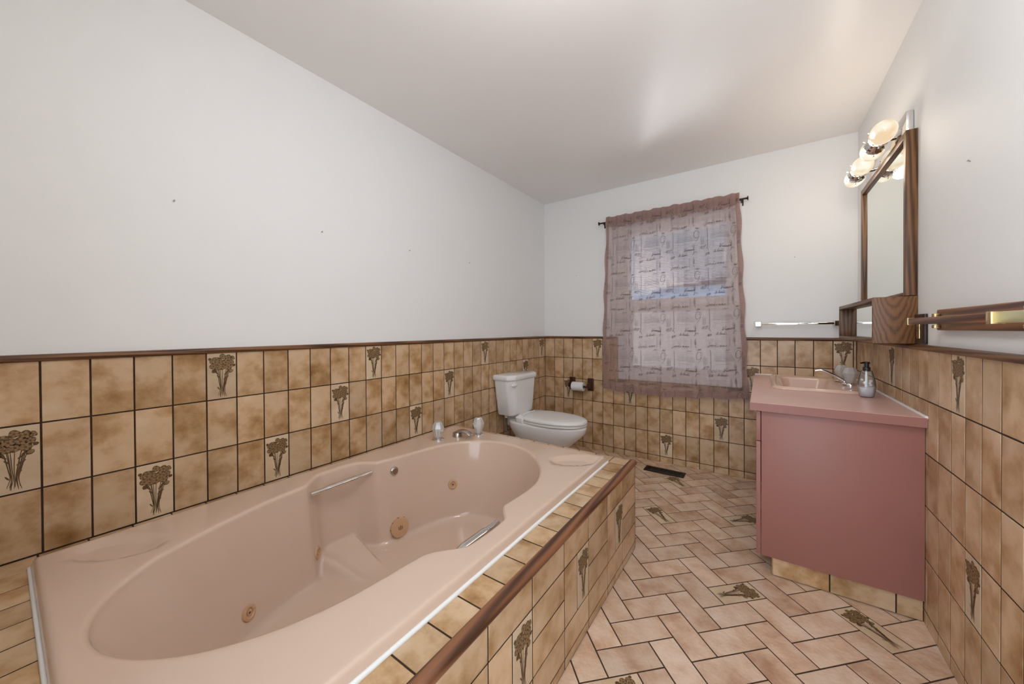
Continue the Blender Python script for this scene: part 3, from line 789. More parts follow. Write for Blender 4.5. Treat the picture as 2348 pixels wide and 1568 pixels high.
# ------------------------------------------------------------------ toilet
YT = -0.688
toilet = thing('toilet', 'white two-piece toilet in the tiled corner with lid down', 'toilet', (0.38, YT, 0))
def tank_ring(xb, xf, hw, ch, z):
    return [(xb, YT - hw, z), (xf - ch, YT - hw, z), (xf, YT - hw + ch * 1.25, z), (xf, YT + hw - ch * 1.25, z), (xf - ch, YT + hw, z), (xb, YT + hw, z)]
def bev_poly(P, r, n=4):
    out = []
    for i in range(len(P)):
        a, b, c = Vector(P[i - 1]), Vector(P[i]), Vector(P[(i + 1) % len(P)])
        u, v = (a - b), (c - b); d = min(r, u.length * 0.45, v.length * 0.45)
        p0, p1 = b + u.normalized() * d, b + v.normalized() * d
        for k in range(n + 1):
            t = k / n; out.append(p0 * (1 - t) ** 2 + b * 2 * t * (1 - t) + p1 * t * t)
    return out
loft('tank', [bev_poly(tank_ring(0.03, 0.178, 0.170, 0.030, 0.437), 0.02), bev_poly(tank_ring(0.028, 0.182, 0.176, 0.032, 0.445), 0.02), bev_poly(tank_ring(0.022, 0.192, 0.198, 0.04, 0.60), 0.02), bev_poly(tank_ring(0.018, 0.197, 0.214, 0.045, 0.735), 0.02)], 'porcelain', toilet, True, True, True, 45)
loft('tank_lid', [bev_poly(tank_ring(0.012, 0.206, 0.222, 0.048, 0.733), 0.02), bev_poly(tank_ring(0.010, 0.210, 0.226, 0.048, 0.738), 0.02), bev_poly(tank_ring(0.010, 0.210, 0.226, 0.048, 0.762), 0.02), bev_poly(tank_ring(0.014, 0.206, 0.221, 0.048, 0.772), 0.02), bev_poly(tank_ring(0.024, 0.196, 0.210, 0.048, 0.776), 0.02)], 'porcelain', toilet, True, True, True, 45)
lv = loft('flush_lever', [[(0.196 + 0.010 * s, -0.862 + 0.042 * math.cos(a) * q + (1 - q) * 0.0, 0.697 + 0.014 * math.sin(a) * q + 0.0 * math.cos(a)) for a in [2 * PI * k / 18 for k in range(18)]] for s, q in ((0, 0.9), (0.5, 1.0), (1.0, 0.9), (1.4, 0.6))], 'porcelain', toilet)
lv['label'] = 'small oval white flush lever'
def egg(xb, xf, hw, z, n=48, p=2.25):
    """elongated bowl outline: squarer at the back, rounder at the front"""
    out = []; xm = xb + (xf - xb) * 0.42
    for k in range(n):
        a = 2 * PI * k / n; c, s = math.cos(a), math.sin(a)
        if c >= 0: x_ = xm + (xf - xm) * abs(c) ** (2 / 2.1)
        else: x_ = xm - (xm - xb) * abs(c) ** (2 / 3.4)
        y = YT + hw * (1 if s >= 0 else -1) * abs(s) ** (2 / (2.1 if c >= 0 else 3.0))
        out.append((x_, y, z))
    return out
loft('bowl', [egg(0.13, 0.60, 0.098, 0.0), egg(0.13, 0.60, 0.098, 0.03), egg(0.15, 0.575, 0.088, 0.09), egg(0.16, 0.57, 0.092, 0.15), egg(0.15, 0.60, 0.118, 0.21), egg(0.13, 0.66, 0.150, 0.265), egg(0.10, 0.715, 0.172, 0.315),
              egg(0.085, 0.738, 0.180, 0.345), egg(0.08, 0.745, 0.183, 0.375), egg(0.08, 0.745, 0.182, 0.388), egg(0.088, 0.738, 0.175, 0.394)], 'porcelain', toilet, True, True, True, 60)
# rear deck carrying the tank
loft('bowl_deck', [bev_poly([(0.05, YT - 0.07, z), (0.190, YT - 0.08, z), (0.200, YT - w, z), (0.28, YT - w2, z), (0.28, YT + w2, z), (0.200, YT + w, z), (0.190, YT + 0.08, z), (0.05, YT + 0.07, z)], 0.012) for w, w2, z in ((0.11, 0.13, 0.33), (0.155, 0.172, 0.37), (0.165, 0.180, 0.40), (0.165, 0.178, 0.432), (0.158, 0.172, 0.438))], 'porcelain', toilet, True, True, True, 45)
# trapway bulge on the near side
tr_ = tube('trapway', catmull([(0.30, YT - 0.085, 0.20), (0.24, YT - 0.10, 0.26), (0.17, YT - 0.10, 0.20), (0.15, YT - 0.09, 0.10), (0.17, YT - 0.08, 0.02)], 6), 0.042, 'porcelain', toilet, 14)
loft('seat', [egg(0.225, 0.742, 0.181, 0.396), egg(0.222, 0.747, 0.185, 0.401), egg(0.222, 0.747, 0.185, 0.411), egg(0.226, 0.743, 0.182, 0.414)], 'seat', toilet, True, True, True, 50)
loft('seat_lid', [egg(0.222, 0.748, 0.184, 0.4165), egg(0.219, 0.751, 0.188, 0.421), egg(0.220, 0.749, 0.187, 0.432), egg(0.230, 0.738, 0.178, 0.441), egg(0.255, 0.71, 0.155, 0.4455), egg(0.33, 0.62, 0.08, 0.447)], 'seat', toilet, True, True, True, 60)
for s in (-1, 1):
    o = tube('hinge', [(0.222, YT + s * 0.075 - 0.02, 0.436), (0.222, YT + s * 0.075, 0.436), (0.222, YT + s * 0.075 + 0.02, 0.436)], 0.011, 'seat', toilet, 12)
hs = tube('supply_hose', catmull([(0.09, YT - 0.135, 0.436), (0.09, YT - 0.14, 0.38), (0.12, YT - 0.17, 0.30), (0.17, YT - 0.19, 0.24), (0.16, YT - 0.20, 0.17), (0.06, YT - 0.20, 0.15), (0.010, YT - 0.20, 0.15)], 8), 0.0055, 'rubber', toilet, 10)
hs['label'] = 'thin grey water supply hose'
lathe('hose_nut', [(0, -0.002), (0.013, -0.002), (0.013, 0.02), (0, 0.02)], (0.09, YT - 0.135, 0.412), (0, 0, 1), 'seat', toilet, 8)

# ------------------------------------------------------------------ toilet paper holder and roll on the back wall
tp = thing('toilet_paper_holder', 'reddish brown wooden toilet paper holder on back wall tiles', 'paper holder', (0.40, -0.006, 0.62))
for x_ in (0.318, 0.508):
    o = box('mounting_plate', x_ - 0.031, x_ + 0.031, -0.020, -0.0068, 0.558, 0.680, 'redwood', tp, 0.006, 3)
    loft('arm', [bev_poly([(x_ - w, -y, 0.612 - h), (x_ + w, -y, 0.612 - h), (x_ + w, -y, 0.612 + h), (x_ - w, -y, 0.612 + h)], 0.006) for y, w, h in ((0.019, 0.011, 0.034), (0.045, 0.010, 0.030), (0.085, 0.009, 0.024), (0.098, 0.007, 0.017))], 'redwood', tp)
lathe('spindle', [(0, 0), (0.009, 0), (0.009, 0.172), (0, 0.172)], (0.327, -0.078, 0.602), (1, 0, 0), 'black', tp, 16)
roll = tag(lathe('toilet_paper_roll', [(0.0185, 0.0), (0.040, 0.0), (0.042, 0.002), (0.042, 0.116), (0.040, 0.118), (0.0185, 0.118), (0.0185, 0.0)], (0.347, -0.078, 0.602), (1, 0, 0), 'paper', None, 32), 'white toilet paper roll on the brown wooden holder', 'paper roll')

# ------------------------------------------------------------------ floor register
vent = thing('floor_vent', 'black metal floor register below the curtain', 'vent', (1.215, -0.215, 0.002))
vx0, vx1, vy0, vy1 = 1.065, 1.365, -0.270, -0.158
boxes('frame', [(vx0, vx1, vy0, vy0 + 0.022, 0.002, 0.0075), (vx0, vx1, vy1 - 0.022, vy1, 0.002, 0.0075), (vx0, vx0 + 0.022, vy0 + 0.022, vy1 - 0.022, 0.002, 0.0075), (vx1 - 0.022, vx1, vy0 + 0.022, vy1 - 0.022, 0.002, 0.0075)], 'vent', vent, 0.001)
boxes('throat', [(vx0 + 0.02, vx1 - 0.02, vy0 + 0.02, vy1 - 0.02, 0.0022, 0.0028)], 'dark', vent)
for k in range(22):
    x_ = vx0 + 0.028 + k * (vx1 - vx0 - 0.056) / 21
    box('louver', x_ - 0.0028, x_ + 0.0028, vy0 + 0.021, vy1 - 0.021, 0.003, 0.0062, 'vent', vent, 0)

# ------------------------------------------------------------------ window, blind
win = struct(bpy.data.objects.new('window_1', None), 'white framed window behind the sheer curtain'); COL.objects.link(win); win.location = (1.255, 0.05, WZ0)
def ring_boxes(x0, x1, z0, z1, w, y0, y1):
    return [(x0, x1, y0, y1, z0, z0 + w), (x0, x1, y0, y1, z1 - w, z1), (x0, x0 + w, y0, y1, z0 + w, z1 - w), (x1 - w, x1, y0, y1, z0 + w, z1 - w)]
boxes('casing', ring_boxes(WX0 - 0.04, WX1 + 0.04, WZ0 - 0.04, WZ1 + 0.04, 0.045, -0.014, 0.0), 'vinyl', win)
boxes('frame', ring_boxes(WX0, WX1, WZ0, WZ1, 0.045, 0.03, 0.105), 'vinyl', win)
box('meeting_rail', WX0 + 0.045, WX1 - 0.045, 0.045, 0.10, 1.335, 1.395, 'vinyl', win, 0.003)
us = boxes('upper_sash', ring_boxes(WX0 + 0.04, WX1 - 0.04, 1.39, WZ1 - 0.045, 0.028, 0.055, 0.09), 'vinyl', win)
box('head_board', WX0 + 0.04, WX1 - 0.04, 0.05, 0.09, 1.975, 2.045, 'vinyl', win, 0.002)
box('pane', WX0 + 0.066, WX1 - 0.066, 0.070, 0.073, 1.415, 1.98, 'glass', us, 0)
ls = boxes('lower_sash', ring_boxes(WX0 + 0.04, WX1 - 0.04, WZ0 + 0.045, 1.34, 0.034, 0.045, 0.08), 'vinyl', win)
box('pane', WX0 + 0.072, WX1 - 0.072, 0.060, 0.064, WZ0 + 0.078, 1.308, 'frost', ls, 0)
blind = thing('window_blind', 'white slatted blind behind the sheer curtain', 'blind', (1.27, 0.035, 1.96))
box('head_rail', 0.872, 1.640, 0.022, 0.046, 1.962, 1.98, 'slat', blind, 0.002)
NS = 37
for k in range(NS):
    t = k / (NS - 1); zt = 1.952 - 0.0143 * k
    v = []; K = 26
    x0, x1 = 0.876, (1.640 if k < 4 else 1.672) if k < 30 else 1.672 - 0.12 * (k - 29)
    for i in range(K + 1):
        s = i / K; x_ = x0 + (x1 - x0) * s
        wv = t ** 1.3 * (0.010 * math.sin(9.5 * x_ + 2.0) + 0.006 * math.sin(17 * x_)) + t * 0.045 * (x_ - 0.876) / 0.8
        for q in (-1, 1): v.append((x_, 0.034 + q * 0.0036, zt + wv - q * 0.0034))
        for q in (1, -1): v.append((x_, 0.034 + q * 0.0036, zt + wv - q * 0.0034 - 0.0007))
    f = []
    for i in range(K):
        for q in range(4):
            f.append((i * 4 + q, i * 4 + (q + 1) % 4, (i + 1) * 4 + (q + 1) % 4, (i + 1) * 4 + q))
    f += [(0, 1, 2, 3), (K * 4 + 3, K * 4 + 2, K * 4 + 1, K * 4)]
    mk('slat', v, f, 'slat', blind)

# ------------------------------------------------------------------ curtain rod and curtain
YC = -0.062
rod = thing('curtain_rod', 'dark bronze curtain rod above the window', 'curtain rod', (1.19, -0.03, 2.127))
tube('rod', [(0.625, YC, 2.131), (1.19, YC, 2.128), (1.765, YC, 2.123)], 0.0065, 'rod', rod, 12)
for x_, s, z in ((0.628, -1, 2.131), (1.762, 1, 2.123)):
    lathe('finial', [(0, 0), (0.008, 0), (0.008, 0.006), (0.016, 0.010), (0.017, 0.014), (0, 0.016)], (x_, YC, z), (s, 0, 0), 'rod', rod, 18)
    tube('bracket', [(x_ - s * 0.03, YC, z - 0.003), (x_ - s * 0.03, -0.03, z - 0.012), (x_ - s * 0.03, -0.0005, z - 0.012)], 0.005, 'rod', rod, 10)
    box('bracket_foot', x_ - s * 0.03 - 0.012, x_ - s * 0.03 + 0.012, -0.005, -0.0004, z - 0.035, z + 0.012, 'rod', rod, 0.001)
CW = 1.055
def curtain_pt(u, v, dy=0.0):
    """u across (0..1), v up (0..1)"""
    xl = 0.646 + 0.044 * v ** 1.5; xr = 1.778 - 0.056 * v
    fold = 0.012 * math.sin(2 * PI * (u * 5.5 + 0.1)) + 0.007 * math.sin(2 * PI * (u * 9.3 + 0.35 + 0.15 * v)) + 0.004 * math.sin(2 * PI * (u * 21 + 0.2))
    amp = 0.75 + 0.35 * v
    cr = 0.010 * math.exp(-((u - 0.435) / 0.012) ** 2) * sm((v - 0.1) / 0.6) + 0.008 * math.exp(-((u - 0.59) / 0.012) ** 2) * sm((v - 0.45) / 0.4) + 0.008 * math.exp(-((u - 0.70) / 0.012) ** 2) * sm((v - 0.5) / 0.4)
    gather = 0.004 * math.sin(2 * PI * u * 27) * sm((v - 0.82) / 0.15)
    env = sm(u / 0.05) * sm((1 - u) / 0.05)
    y = YC - 0.010 + (fold * amp + gather) * (0.35 + 0.65 * env) - cr
    ztop = 2.172 + 0.003 * math.sin(2 * PI * u * 13) + 0.003 * math.sin(2 * PI * u * 7.3 + 1); zbot = 0.604 - 0.026 * math.sin(PI * min(1, u * 1.1)) + 0.012 * u + 0.006 * math.sin(2 * PI * u * 5.5)
    edge = 0.005 * math.sin(v * 31) * (1 - env)
    z = zbot + (ztop - zbot) * v
    # the pocket bulges round the rod
    pk = math.exp(-((v - 0.972) / 0.013) ** 2)
    y -= 0.004 * pk
    y = y + (YC - 0.0105 + gather * 0.6 - y) * sm((v - 0.925) / 0.035)
    y = min(y, -0.030)
    return Vector((xl + (xr - xl) * u + edge, y + dy, z))
def sheet(name, u0, u1, v0, v1, nu, nv, mat, parent, dy):
    vs_, fs = [], []
    for j in range(nv + 1):
        for i in range(nu + 1): vs_.append(curtain_pt(u0 + (u1 - u0) * i / nu, v0 + (v1 - v0) * j / nv, dy))
    for j in range(nv):
        for i in range(nu): a = j * (nu + 1) + i; fs.append((a, a + 1, a + nu + 2, a + nu + 1))
    return mk(name, vs_, fs, mat, parent, True)
curtain = thing('curtain', 'sheer dusty pink curtain printed with grey handwriting', 'curtain', (1.21, YC, 0.6))
sheet('cloth', 0, 1, 0, 1, 200, 110, 'curtain', curtain, 0)
for nm, u0, u1, v0, v1, nu, nv in (('hem', 0, 0.030, 0, 1, 6, 110), ('hem', 0.970, 1, 0, 1, 6, 110), ('header', 0, 1, 0.945, 1, 200, 8), ('front_header', 0, 1, 0.948, 1, 200, 8), ('hem', 0, 1, 0, 0.030, 200, 4)):
    sheet(nm, u0, u1, v0, v1, nu, nv, 'hem', curtain, {'header': 0.020, 'front_header': -0.0015}.get(nm, 0.003))
# handwriting: strokes in a unit cell 255 x 320 mm, mapped onto the cloth (units: mm from the cell's top left, y down)
LET = {  # little joined script, x advance first; points in a box 1 high
 'V': (0.9, [[(0, .9), (.12, 1), (.25, .1), (.35, 0), (.75, 1.15), (.9, 1.2)]]),
 'i': (.35, [[(0, .05), (.12, .5), (.15, .1), (.35, .1)], [(.2, .72), (.22, .76)]]),
 'e': (.45, [[(0, .1), (.3, .4), (.2, .52), (.08, .3), (.15, .05), (.45, .12)]]),
 'n': (.62, [[(0, .1), (.08, .5), (.1, .05), (.25, .5), (.34, .4), (.38, .08), (.62, .12)]]),
 'a': (.55, [[(0, .15), (.3, .5), (.12, .45), (.08, .15), (.2, .05), (.34, .45), (.36, .08), (.55, .12)]]),
 'l': (.42, [[(0, .1), (.3, .8), (.32, 1.15), (.2, 1.1), (.1, .3), (.18, .05), (.42, .12)]]),
 'u': (.6, [[(0, .4), (.08, .5), (.08, .12), (.2, .05), (.36, .5), (.38, .08), (.6, .12)]]),
 'd': (.95, [[(0, .2), (.3, .5), (.1, .4), (.08, .1), (.25, .05), (.45, .5), (.55, 1.05), (.2, 1.15), (-.1, 1.0)], [(.5, .3), (.5, .05), (.95, .02)]]),
 'r': (.4, [[(0, .1), (.12, .55), (.24, .48), (.22, .1), (.4, .12)]]),
 'm': (.85, [[(0, .1), (.06, .5), (.1, .05), (.22, .5), (.3, .08), (.44, .5), (.52, .08), (.85, .14)]]),
 'S': (.75, [[(.6, 1.1), (.4, 1.2), (.25, .9), (.5, .3), (.35, -.1), (0, -.15), (.2, .05), (.75, .12)]]),
 'J': (.6, [[(.3, 1.0), (.55, 1.05), (.35, .2), (.2, -.35), (0, -.2), (.6, .12)]]),
 '1': (.3, [[(.02, .75), (.16, 1), (.06, 0)]]),
 '8': (.5, [[(.4, .85), (.25, 1), (.12, .75), (.36, .3), (.2, 0), (.06, .25), (.4, .85)]]),
 '7': (.5, [[(.05, .9), (.2, 1), (.48, .98), (.2, 0), (.15, -.15)]]),
 '0': (.5, [[(.25, 1), (.08, .5), (.18, 0), (.4, .5), (.25, 1)]]),
 '6': (.5, [[(.4, 1), (.12, .5), (.14, .05), (.36, .15), (.34, .45), (.12, .3)]]),
 ' ': (.35, []),
}
def word(txt, x_, y, h, slant=0.35, rot=0.0, sp=1.0):
    out = []; cx_ = 0
    for ch in txt:
        adv, st = LET[ch]
        for s in st:
            pts = []
            for a, b in s:
                px, py = (cx_ + a * sp) * h + b * h * slant, b * h
                pts.append((x_ + px * math.cos(rot) + py * math.sin(rot), y + px * math.sin(rot) - py * math.cos(rot)))
            out.append(pts)
        cx_ += adv * sp
    return out
cell = []   # (points, half width mm)
def S(pts, w): cell.append((pts, w))
wr = random.Random(5)
def scribble(x0, x1, y, amp, step, w, rot=False):
    pts = []; x_ = x0
    while x_ < x1: pts.append((x_, y + wr.uniform(-amp, amp))); x_ += step * wr.uniform(0.7, 1.3)
    if rot: pts = [(b, a) for a, b in pts]
    S(pts, w)
# capital G with a curled top
S([(222, 14), (212, 5), (200, 8), (190, 28), (190, 52), (200, 64), (214, 56), (224, 40)], 1.5)
S([(222, 42), (219, 60), (206, 82), (199, 92)], 1.3)
S([(218, 22), (214, 30), (222, 33), (229, 22), (222, 12), (216, 18)], 1.1)
for k, y in enumerate((28, 38, 46, 54, 62, 70)): scribble(48 + 3 * (k % 2), 165 + 4 * k, y, 1.6, 5, 0.75 if k > 1 else 0.45)
scribble(42, 188, 78, 1.2, 9, 0.9); scribble(46, 160, 101, 2.2, 4, 0.6)
for y in (8, 16): scribble(60, 165, y, 1.0, 8, 0.35)
for w_, x_, y, h, sl, lw in (('Vienna', 104, 158, 24, .45, 1.35), ('le lundi', 66, 192, 17, .5, 1.2), ('1870', 4, 206, 16, .5, 1.2), ('Sundi mme', 4, 286, 23, .4, 1.15), ('1877', 226, 146, 21, .55, 1.35), ('1868', 196, -8, 12, .6, .9), ('Jeudi', 122, -4, 11, .6, .6)):
    for s in word(w_, x_, y, h, sl): S(s, lw)
S([(0, 290), (60, 292), (120, 290)], 0.7)
S([(102, 160), (118, 150), (172, 152)], 0.9)
# tall swashes written upwards
S([(24, -6), (26, 40), (26, 90), (25, 130), (20, 150), (14, 148), (26, 158), (32, 172)], 1.5); S([(22, 92), (20, 100), (26, 104)], .8)
S([(188, 108), (178, 122), (186, 140), (190, 118), (188, 160), (184, 186), (178, 190), (196, 172), (204, 184)], 1.3)
S([(186, 214), (178, 244), (184, 262), (187, 225), (188, 262), (182, 268), (190, 290)], 1.3)
for x_ in (236, 243, 250, 258): scribble(50 + wr.uniform(-8, 8), 112, x_, 1.6, 5, 0.9, True)
for x_ in (151, 157): scribble(215, 288, x_, 1.4, 7, 0.7, True)
for y in (232, 240, 250): scribble(10, 130, y, 0.8, 12, 0.3)
S([(52, 168), (40, 150), (52, 118), (64, 112), (60, 140), (48, 158)], 0.4)
vs_, fs = [], []
CELL_W, CELL_H = 0.262, 0.320
def to_cloth(xm, ym):
    u = xm / 1.10; v = 1 - ym / 1.565
    if not (0.004 < u < 0.996 and 0.003 < v < 0.985): return None
    return curtain_pt(u, v, -0.0025)
for ci in range(-1, 6):
    for cj in range(-1, 6):
        ox, oy = 0.055 + ci * CELL_W, -0.085 + cj * CELL_H
        for pts, w in cell:
            Q = catmull([(a, b, 0) for a, b in pts], 3); w_ = w * 0.001
            prev = None
            for i, p in enumerate(Q):
                t = (Q[min(i + 1, len(Q) - 1)] - Q[max(i - 1, 0)])
                if t.length < 1e-6: continue
                t.normalize()
                a = to_cloth(ox + p.x * 0.001 - t.y * w_, oy + p.y * 0.001 + t.x * w_); b = to_cloth(ox + p.x * 0.001 + t.y * w_, oy + p.y * 0.001 - t.x * w_)
                if a is None or b is None: prev = None; continue
                k = len(vs_); vs_ += [a, b]
                if prev is not None: fs.append((prev, prev + 1, k + 1, k))
                prev = k
o = mk('handwriting_print', vs_, fs, 'ink', curtain); o['kind'] = 'stuff'; o['label'] = 'grey cursive handwriting printed on the cloth'

# ------------------------------------------------------------------ chrome towel bar on the back wall
tb = thing('towel_bar', 'chrome towel bar on the white back wall by the mirror', 'towel bar', (2.055, -0.002, 1.182))
for x_ in (1.836, 2.276):
    loft('post', [bev_poly([(x_ - w, y, 1.182 - w), (x_ + w, y, 1.182 - w), (x_ + w, y, 1.182 + w), (x_ - w, y, 1.182 + w)], 0.003) for y, w in ((-0.0005, 0.021), (-0.006, 0.021), (-0.022, 0.012), (-0.045, 0.012), (-0.060, 0.016), (-0.070, 0.016))], 'chrome', tb)
box('bar', 1.838, 2.274, -0.063, -0.049, 1.175, 1.189, 'chrome', tb, 0.001)

# ------------------------------------------------------------------ vanity
VX, VYN = 1.835, -1.228
van = thing('vanity_cabinet', 'mauve laminate vanity cabinet with tiled toe kick', 'cabinet', (2.11, -0.62, 0))
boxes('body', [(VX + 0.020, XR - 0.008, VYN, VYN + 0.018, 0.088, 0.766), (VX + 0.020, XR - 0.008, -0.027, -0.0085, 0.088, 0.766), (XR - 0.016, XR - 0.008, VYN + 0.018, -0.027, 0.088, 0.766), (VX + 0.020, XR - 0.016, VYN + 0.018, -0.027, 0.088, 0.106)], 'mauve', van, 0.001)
boxes('toe_kick', [(1.902, XR - 0.010, -1.212, -0.010, 0.003, 0.087)], 'grout', van)
for a, b in ((1.897, 2.098), (2.098, 2.299), (2.299, 2.374)):
    o = put_tile(van, 'B', ((a + b) / 2, -1.212, 0.046), b - a - GAP, 0.080)
for k in range(6):
    y1, y0 = -1.212 - 0.005 + 0.2 * k + 0.2, -1.217 + 0.2 * k
    o = put_tile(van, 'R', (1.902, (y0 + min(y1, -0.01)) / 2, 0.046), min(y1, -0.01) - y0 - GAP, 0.080)
yy = [VYN, -0.82, -0.415, -0.010]
for k in range(3):
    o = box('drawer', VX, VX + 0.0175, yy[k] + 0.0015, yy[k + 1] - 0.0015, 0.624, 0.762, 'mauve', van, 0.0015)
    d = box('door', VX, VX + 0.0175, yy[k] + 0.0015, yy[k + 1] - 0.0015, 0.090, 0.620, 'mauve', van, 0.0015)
# countertop with the sink cut-out
CT = 0.806
SKX0, SKX1, SKY0, SKY1 = 1.905, 2.325, -0.745, -0.085     # sink rim outline
top = thing('countertop', 'dusty pink laminate countertop on the vanity', 'countertop', (2.09, -0.62, 0.768))
hx0, hx1, hy0, hy1 = SKX0 + 0.03, SKX1 - 0.03, SKY0 + 0.03, SKY1 - 0.03
cx0, cx1, cy0, cy1 = 1.812, XR - 0.008, -1.250, -0.0085
V = []; F = []
for z in (0.768, CT):
    V += [(cx0, cy0, z), (cx1, cy0, z), (cx1, cy1, z), (cx0, cy1, z), (hx0, hy0, z), (hx1, hy0, z), (hx1, hy1, z), (hx0, hy1, z)]
for b, up_ in ((0, False), (8, True)):
    for i in range(4):
        q = (b + i, b + (i + 1) % 4, b + 4 + (i + 1) % 4, b + 4 + i); F.append(q if up_ else q[::-1])
for i in range(4):
    F.append((i, (i + 1) % 4, 8 + (i + 1) % 4, 8 + i)); F.append((4 + (i + 1) % 4, 4 + i, 12 + i, 12 + (i + 1) % 4))
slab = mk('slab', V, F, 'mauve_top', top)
bead_ = tube('caulk_bead', [(cx1 - 0.001, cy0 + 0.002, CT + 0.001), (cx1 - 0.001, -0.6, CT + 0.001), (cx1 - 0.001, cy1, CT + 0.001)], 0.006, 'caulk', top, 8)
tube('caulk_bead', [(cx0 + 0.004, cy1, CT + 0.001), (2.1, cy1, CT + 0.001), (cx1, cy1, CT + 0.001)], 0.004, 'caulk', top, 8)
box('edge_strip', cx0 - 0.0012, cx1 - 0.001, cy0 - 0.0012, cy0 - 0.0002, 0.7685, CT - 0.0015, 'mauve', top, 0)
# sink: self-rimming rectangular basin
def rrect(x0, x1, y0, y1, r, z, n=10):
    out = []
    for cx_, cy_, a0 in ((x1 - r, y1 - r, 0), (x0 + r, y1 - r, PI / 2), (x0 + r, y0 + r, PI), (x1 - r, y0 + r, 1.5 * PI)):
        for k in range(n + 1):
            a = a0 + PI / 2 * k / n; out.append((cx_ + r * math.cos(a), cy_ + r * math.sin(a), z))
    return out
sink = thing('sink', 'peach porcelain rectangular sink set in the countertop', 'sink', (2.1, -0.41, CT))
bx0, bx1, by0, by1 = SKX0 + 0.058, SKX1 - 0.115, SKY0 + 0.070, SKY1 - 0.070
loft('basin', [rrect(SKX0, SKX1, SKY0, SKY1, 0.06, CT + 0.0008), rrect(SKX0 + 0.002, SKX1 - 0.002, SKY0 + 0.002, SKY1 - 0.002, 0.06, CT + 0.009), rrect(SKX0 + 0.010, SKX1 - 0.010, SKY0 + 0.010, SKY1 - 0.010, 0.055, CT + 0.0155), rrect(SKX0 + 0.022, SKX1 - 0.022, SKY0 + 0.022, SKY1 - 0.022, 0.05, CT + 0.016),
               rrect(bx0 - 0.012, bx1 + 0.012, by0 - 0.012, by1 + 0.012, 0.05, CT + 0.010), rrect(bx0 - 0.003, bx1 + 0.003, by0 - 0.003, by1 + 0.003, 0.05, CT + 0.007), rrect(bx0 + 0.002, bx1 - 0.002, by0 + 0.002, by1 - 0.002, 0.05, CT - 0.004), rrect(bx0 + 0.012, bx1 - 0.016, by0 + 0.018, by1 - 0.018, 0.05, CT - 0.07),
               rrect(bx0 + 0.030, bx1 - 0.034, by0 + 0.04, by1 - 0.04, 0.045, CT - 0.118), rrect(bx0 + 0.065, bx1 - 0.07, by0 + 0.10, by1 - 0.10, 0.03, CT - 0.132)], 'sink', sink, False, True, True, 60)
lathe('drain', [(0, 0), (0.021, 0), (0.021, 0.003), (0.016, 0.004), (0, 0.002)], ((bx0 + bx1) / 2, (by0 + by1) / 2, CT - 0.1318), (0, 0, 1), 'chrome', sink, 20)
FY, FX, FZ = -0.385, 2.275, CT + 0.0145
sf = thing('sink_faucet', 'chrome sink faucet with two clear knobs beside the soap bottle', 'faucet', (FX, FY, FZ))
loft('base_plate', [rrect(FX - w, FX + w, FY - 0.115 - w + 0.024, FY + 0.115 + w - 0.024, w, z) for w, z in ((0.024, FZ), (0.024, FZ + 0.006), (0.019, FZ + 0.012))], 'chrome', sf, True, True, True, 50)
pts = catmull([(FX + 0.004, FY, FZ + 0.004), (FX - 0.02, FY, FZ + 0.018), (FX - 0.06, FY, FZ + 0.044), (FX - 0.10, FY, FZ + 0.066), (FX - 0.125, FY, FZ + 0.0715), (FX - 0.148, FY, FZ + 0.066)], 5)
tube('spout', pts, [0.019 - 0.007 * i / (len(pts) - 1) for i in range(len(pts))], 'chrome', sf, 16, 0.62, 60, (0, 0, 1))
acrylic_knob(FX, FY - 0.075, FZ + 0.004, 0.098, 0.037, sf)
acrylic_knob(FX - 0.012, FY + 0.085, FZ + 0.004, 0.098, 0.037, sf)
# soap dispenser
SPX, SPY = 2.284, -0.805
soap = thing('soap_dispenser', 'clear soap pump bottle with black pump and white soap', 'soap bottle', (SPX, SPY, CT))
def bottle_rings(zs, k):
    R = {0: (0.022, 0.012), 0.004: (0.0265, 0.016), 0.03: (0.0315, 0.0195), 0.055: (0.0345, 0.021), 0.085: (0.031, 0.0195), 0.118: (0.024, 0.0165), 0.132: (0.020, 0.014)}
    K = sorted(R)
    out = []
    for z in zs:
        for a, b in zip(K, K[1:]):
            if a <= z <= b + 1e-9:
                t = (z - a) / (b - a); rx = R[a][0] * (1 - t) + R[b][0] * t; ry = R[a][1] * (1 - t) + R[b][1] * t; break
        ring = []
        for i in range(28):
            an = 2 * PI * i / 28; c, s = math.cos(an), math.sin(an)
            ring.append((SPX + rx * k * math.copysign(abs(c) ** 0.85, c), SPY + ry * k * 1.35 * math.copysign(abs(s) ** 0.85, s), CT + 0.001 + z))
        out.append(ring)
    return out
loft('bottle', bottle_rings([0, 0.004, 0.03, 0.055, 0.07, 0.085, 0.1, 0.118, 0.132], 1.0), 'bottle', soap, True, True, True, 50)
loft('liquid', bottle_rings([0.0025, 0.006, 0.03, 0.050], 0.95), 'soap', soap, True, True, True, 50)
tube('dip_tube', [(SPX, SPY, CT + 0.012), (SPX, SPY, CT + 0.07), (SPX, SPY, CT + 0.132)], 0.0045, 'soap', soap, 10)
for sx_, sz_, r_ in ((0.012, 0.083, 0.005), (-0.010, 0.074, 0.0045), (0.009, 0.072, 0.004), (-0.019, 0.088, 0.004), (0.012, 0.064, 0.0045)):
    o = lathe('soap_splash', [(0, -0.002), (r_ * 1.3, -0.001), (r_ * 1.4, 0.0), (r_, 0.002), (0, 0.0025)], (SPX + sx_, SPY - 0.019 * math.cos(sx_ * 30), CT + sz_), (0, -1, 0.15), 'soap', soap, 10)
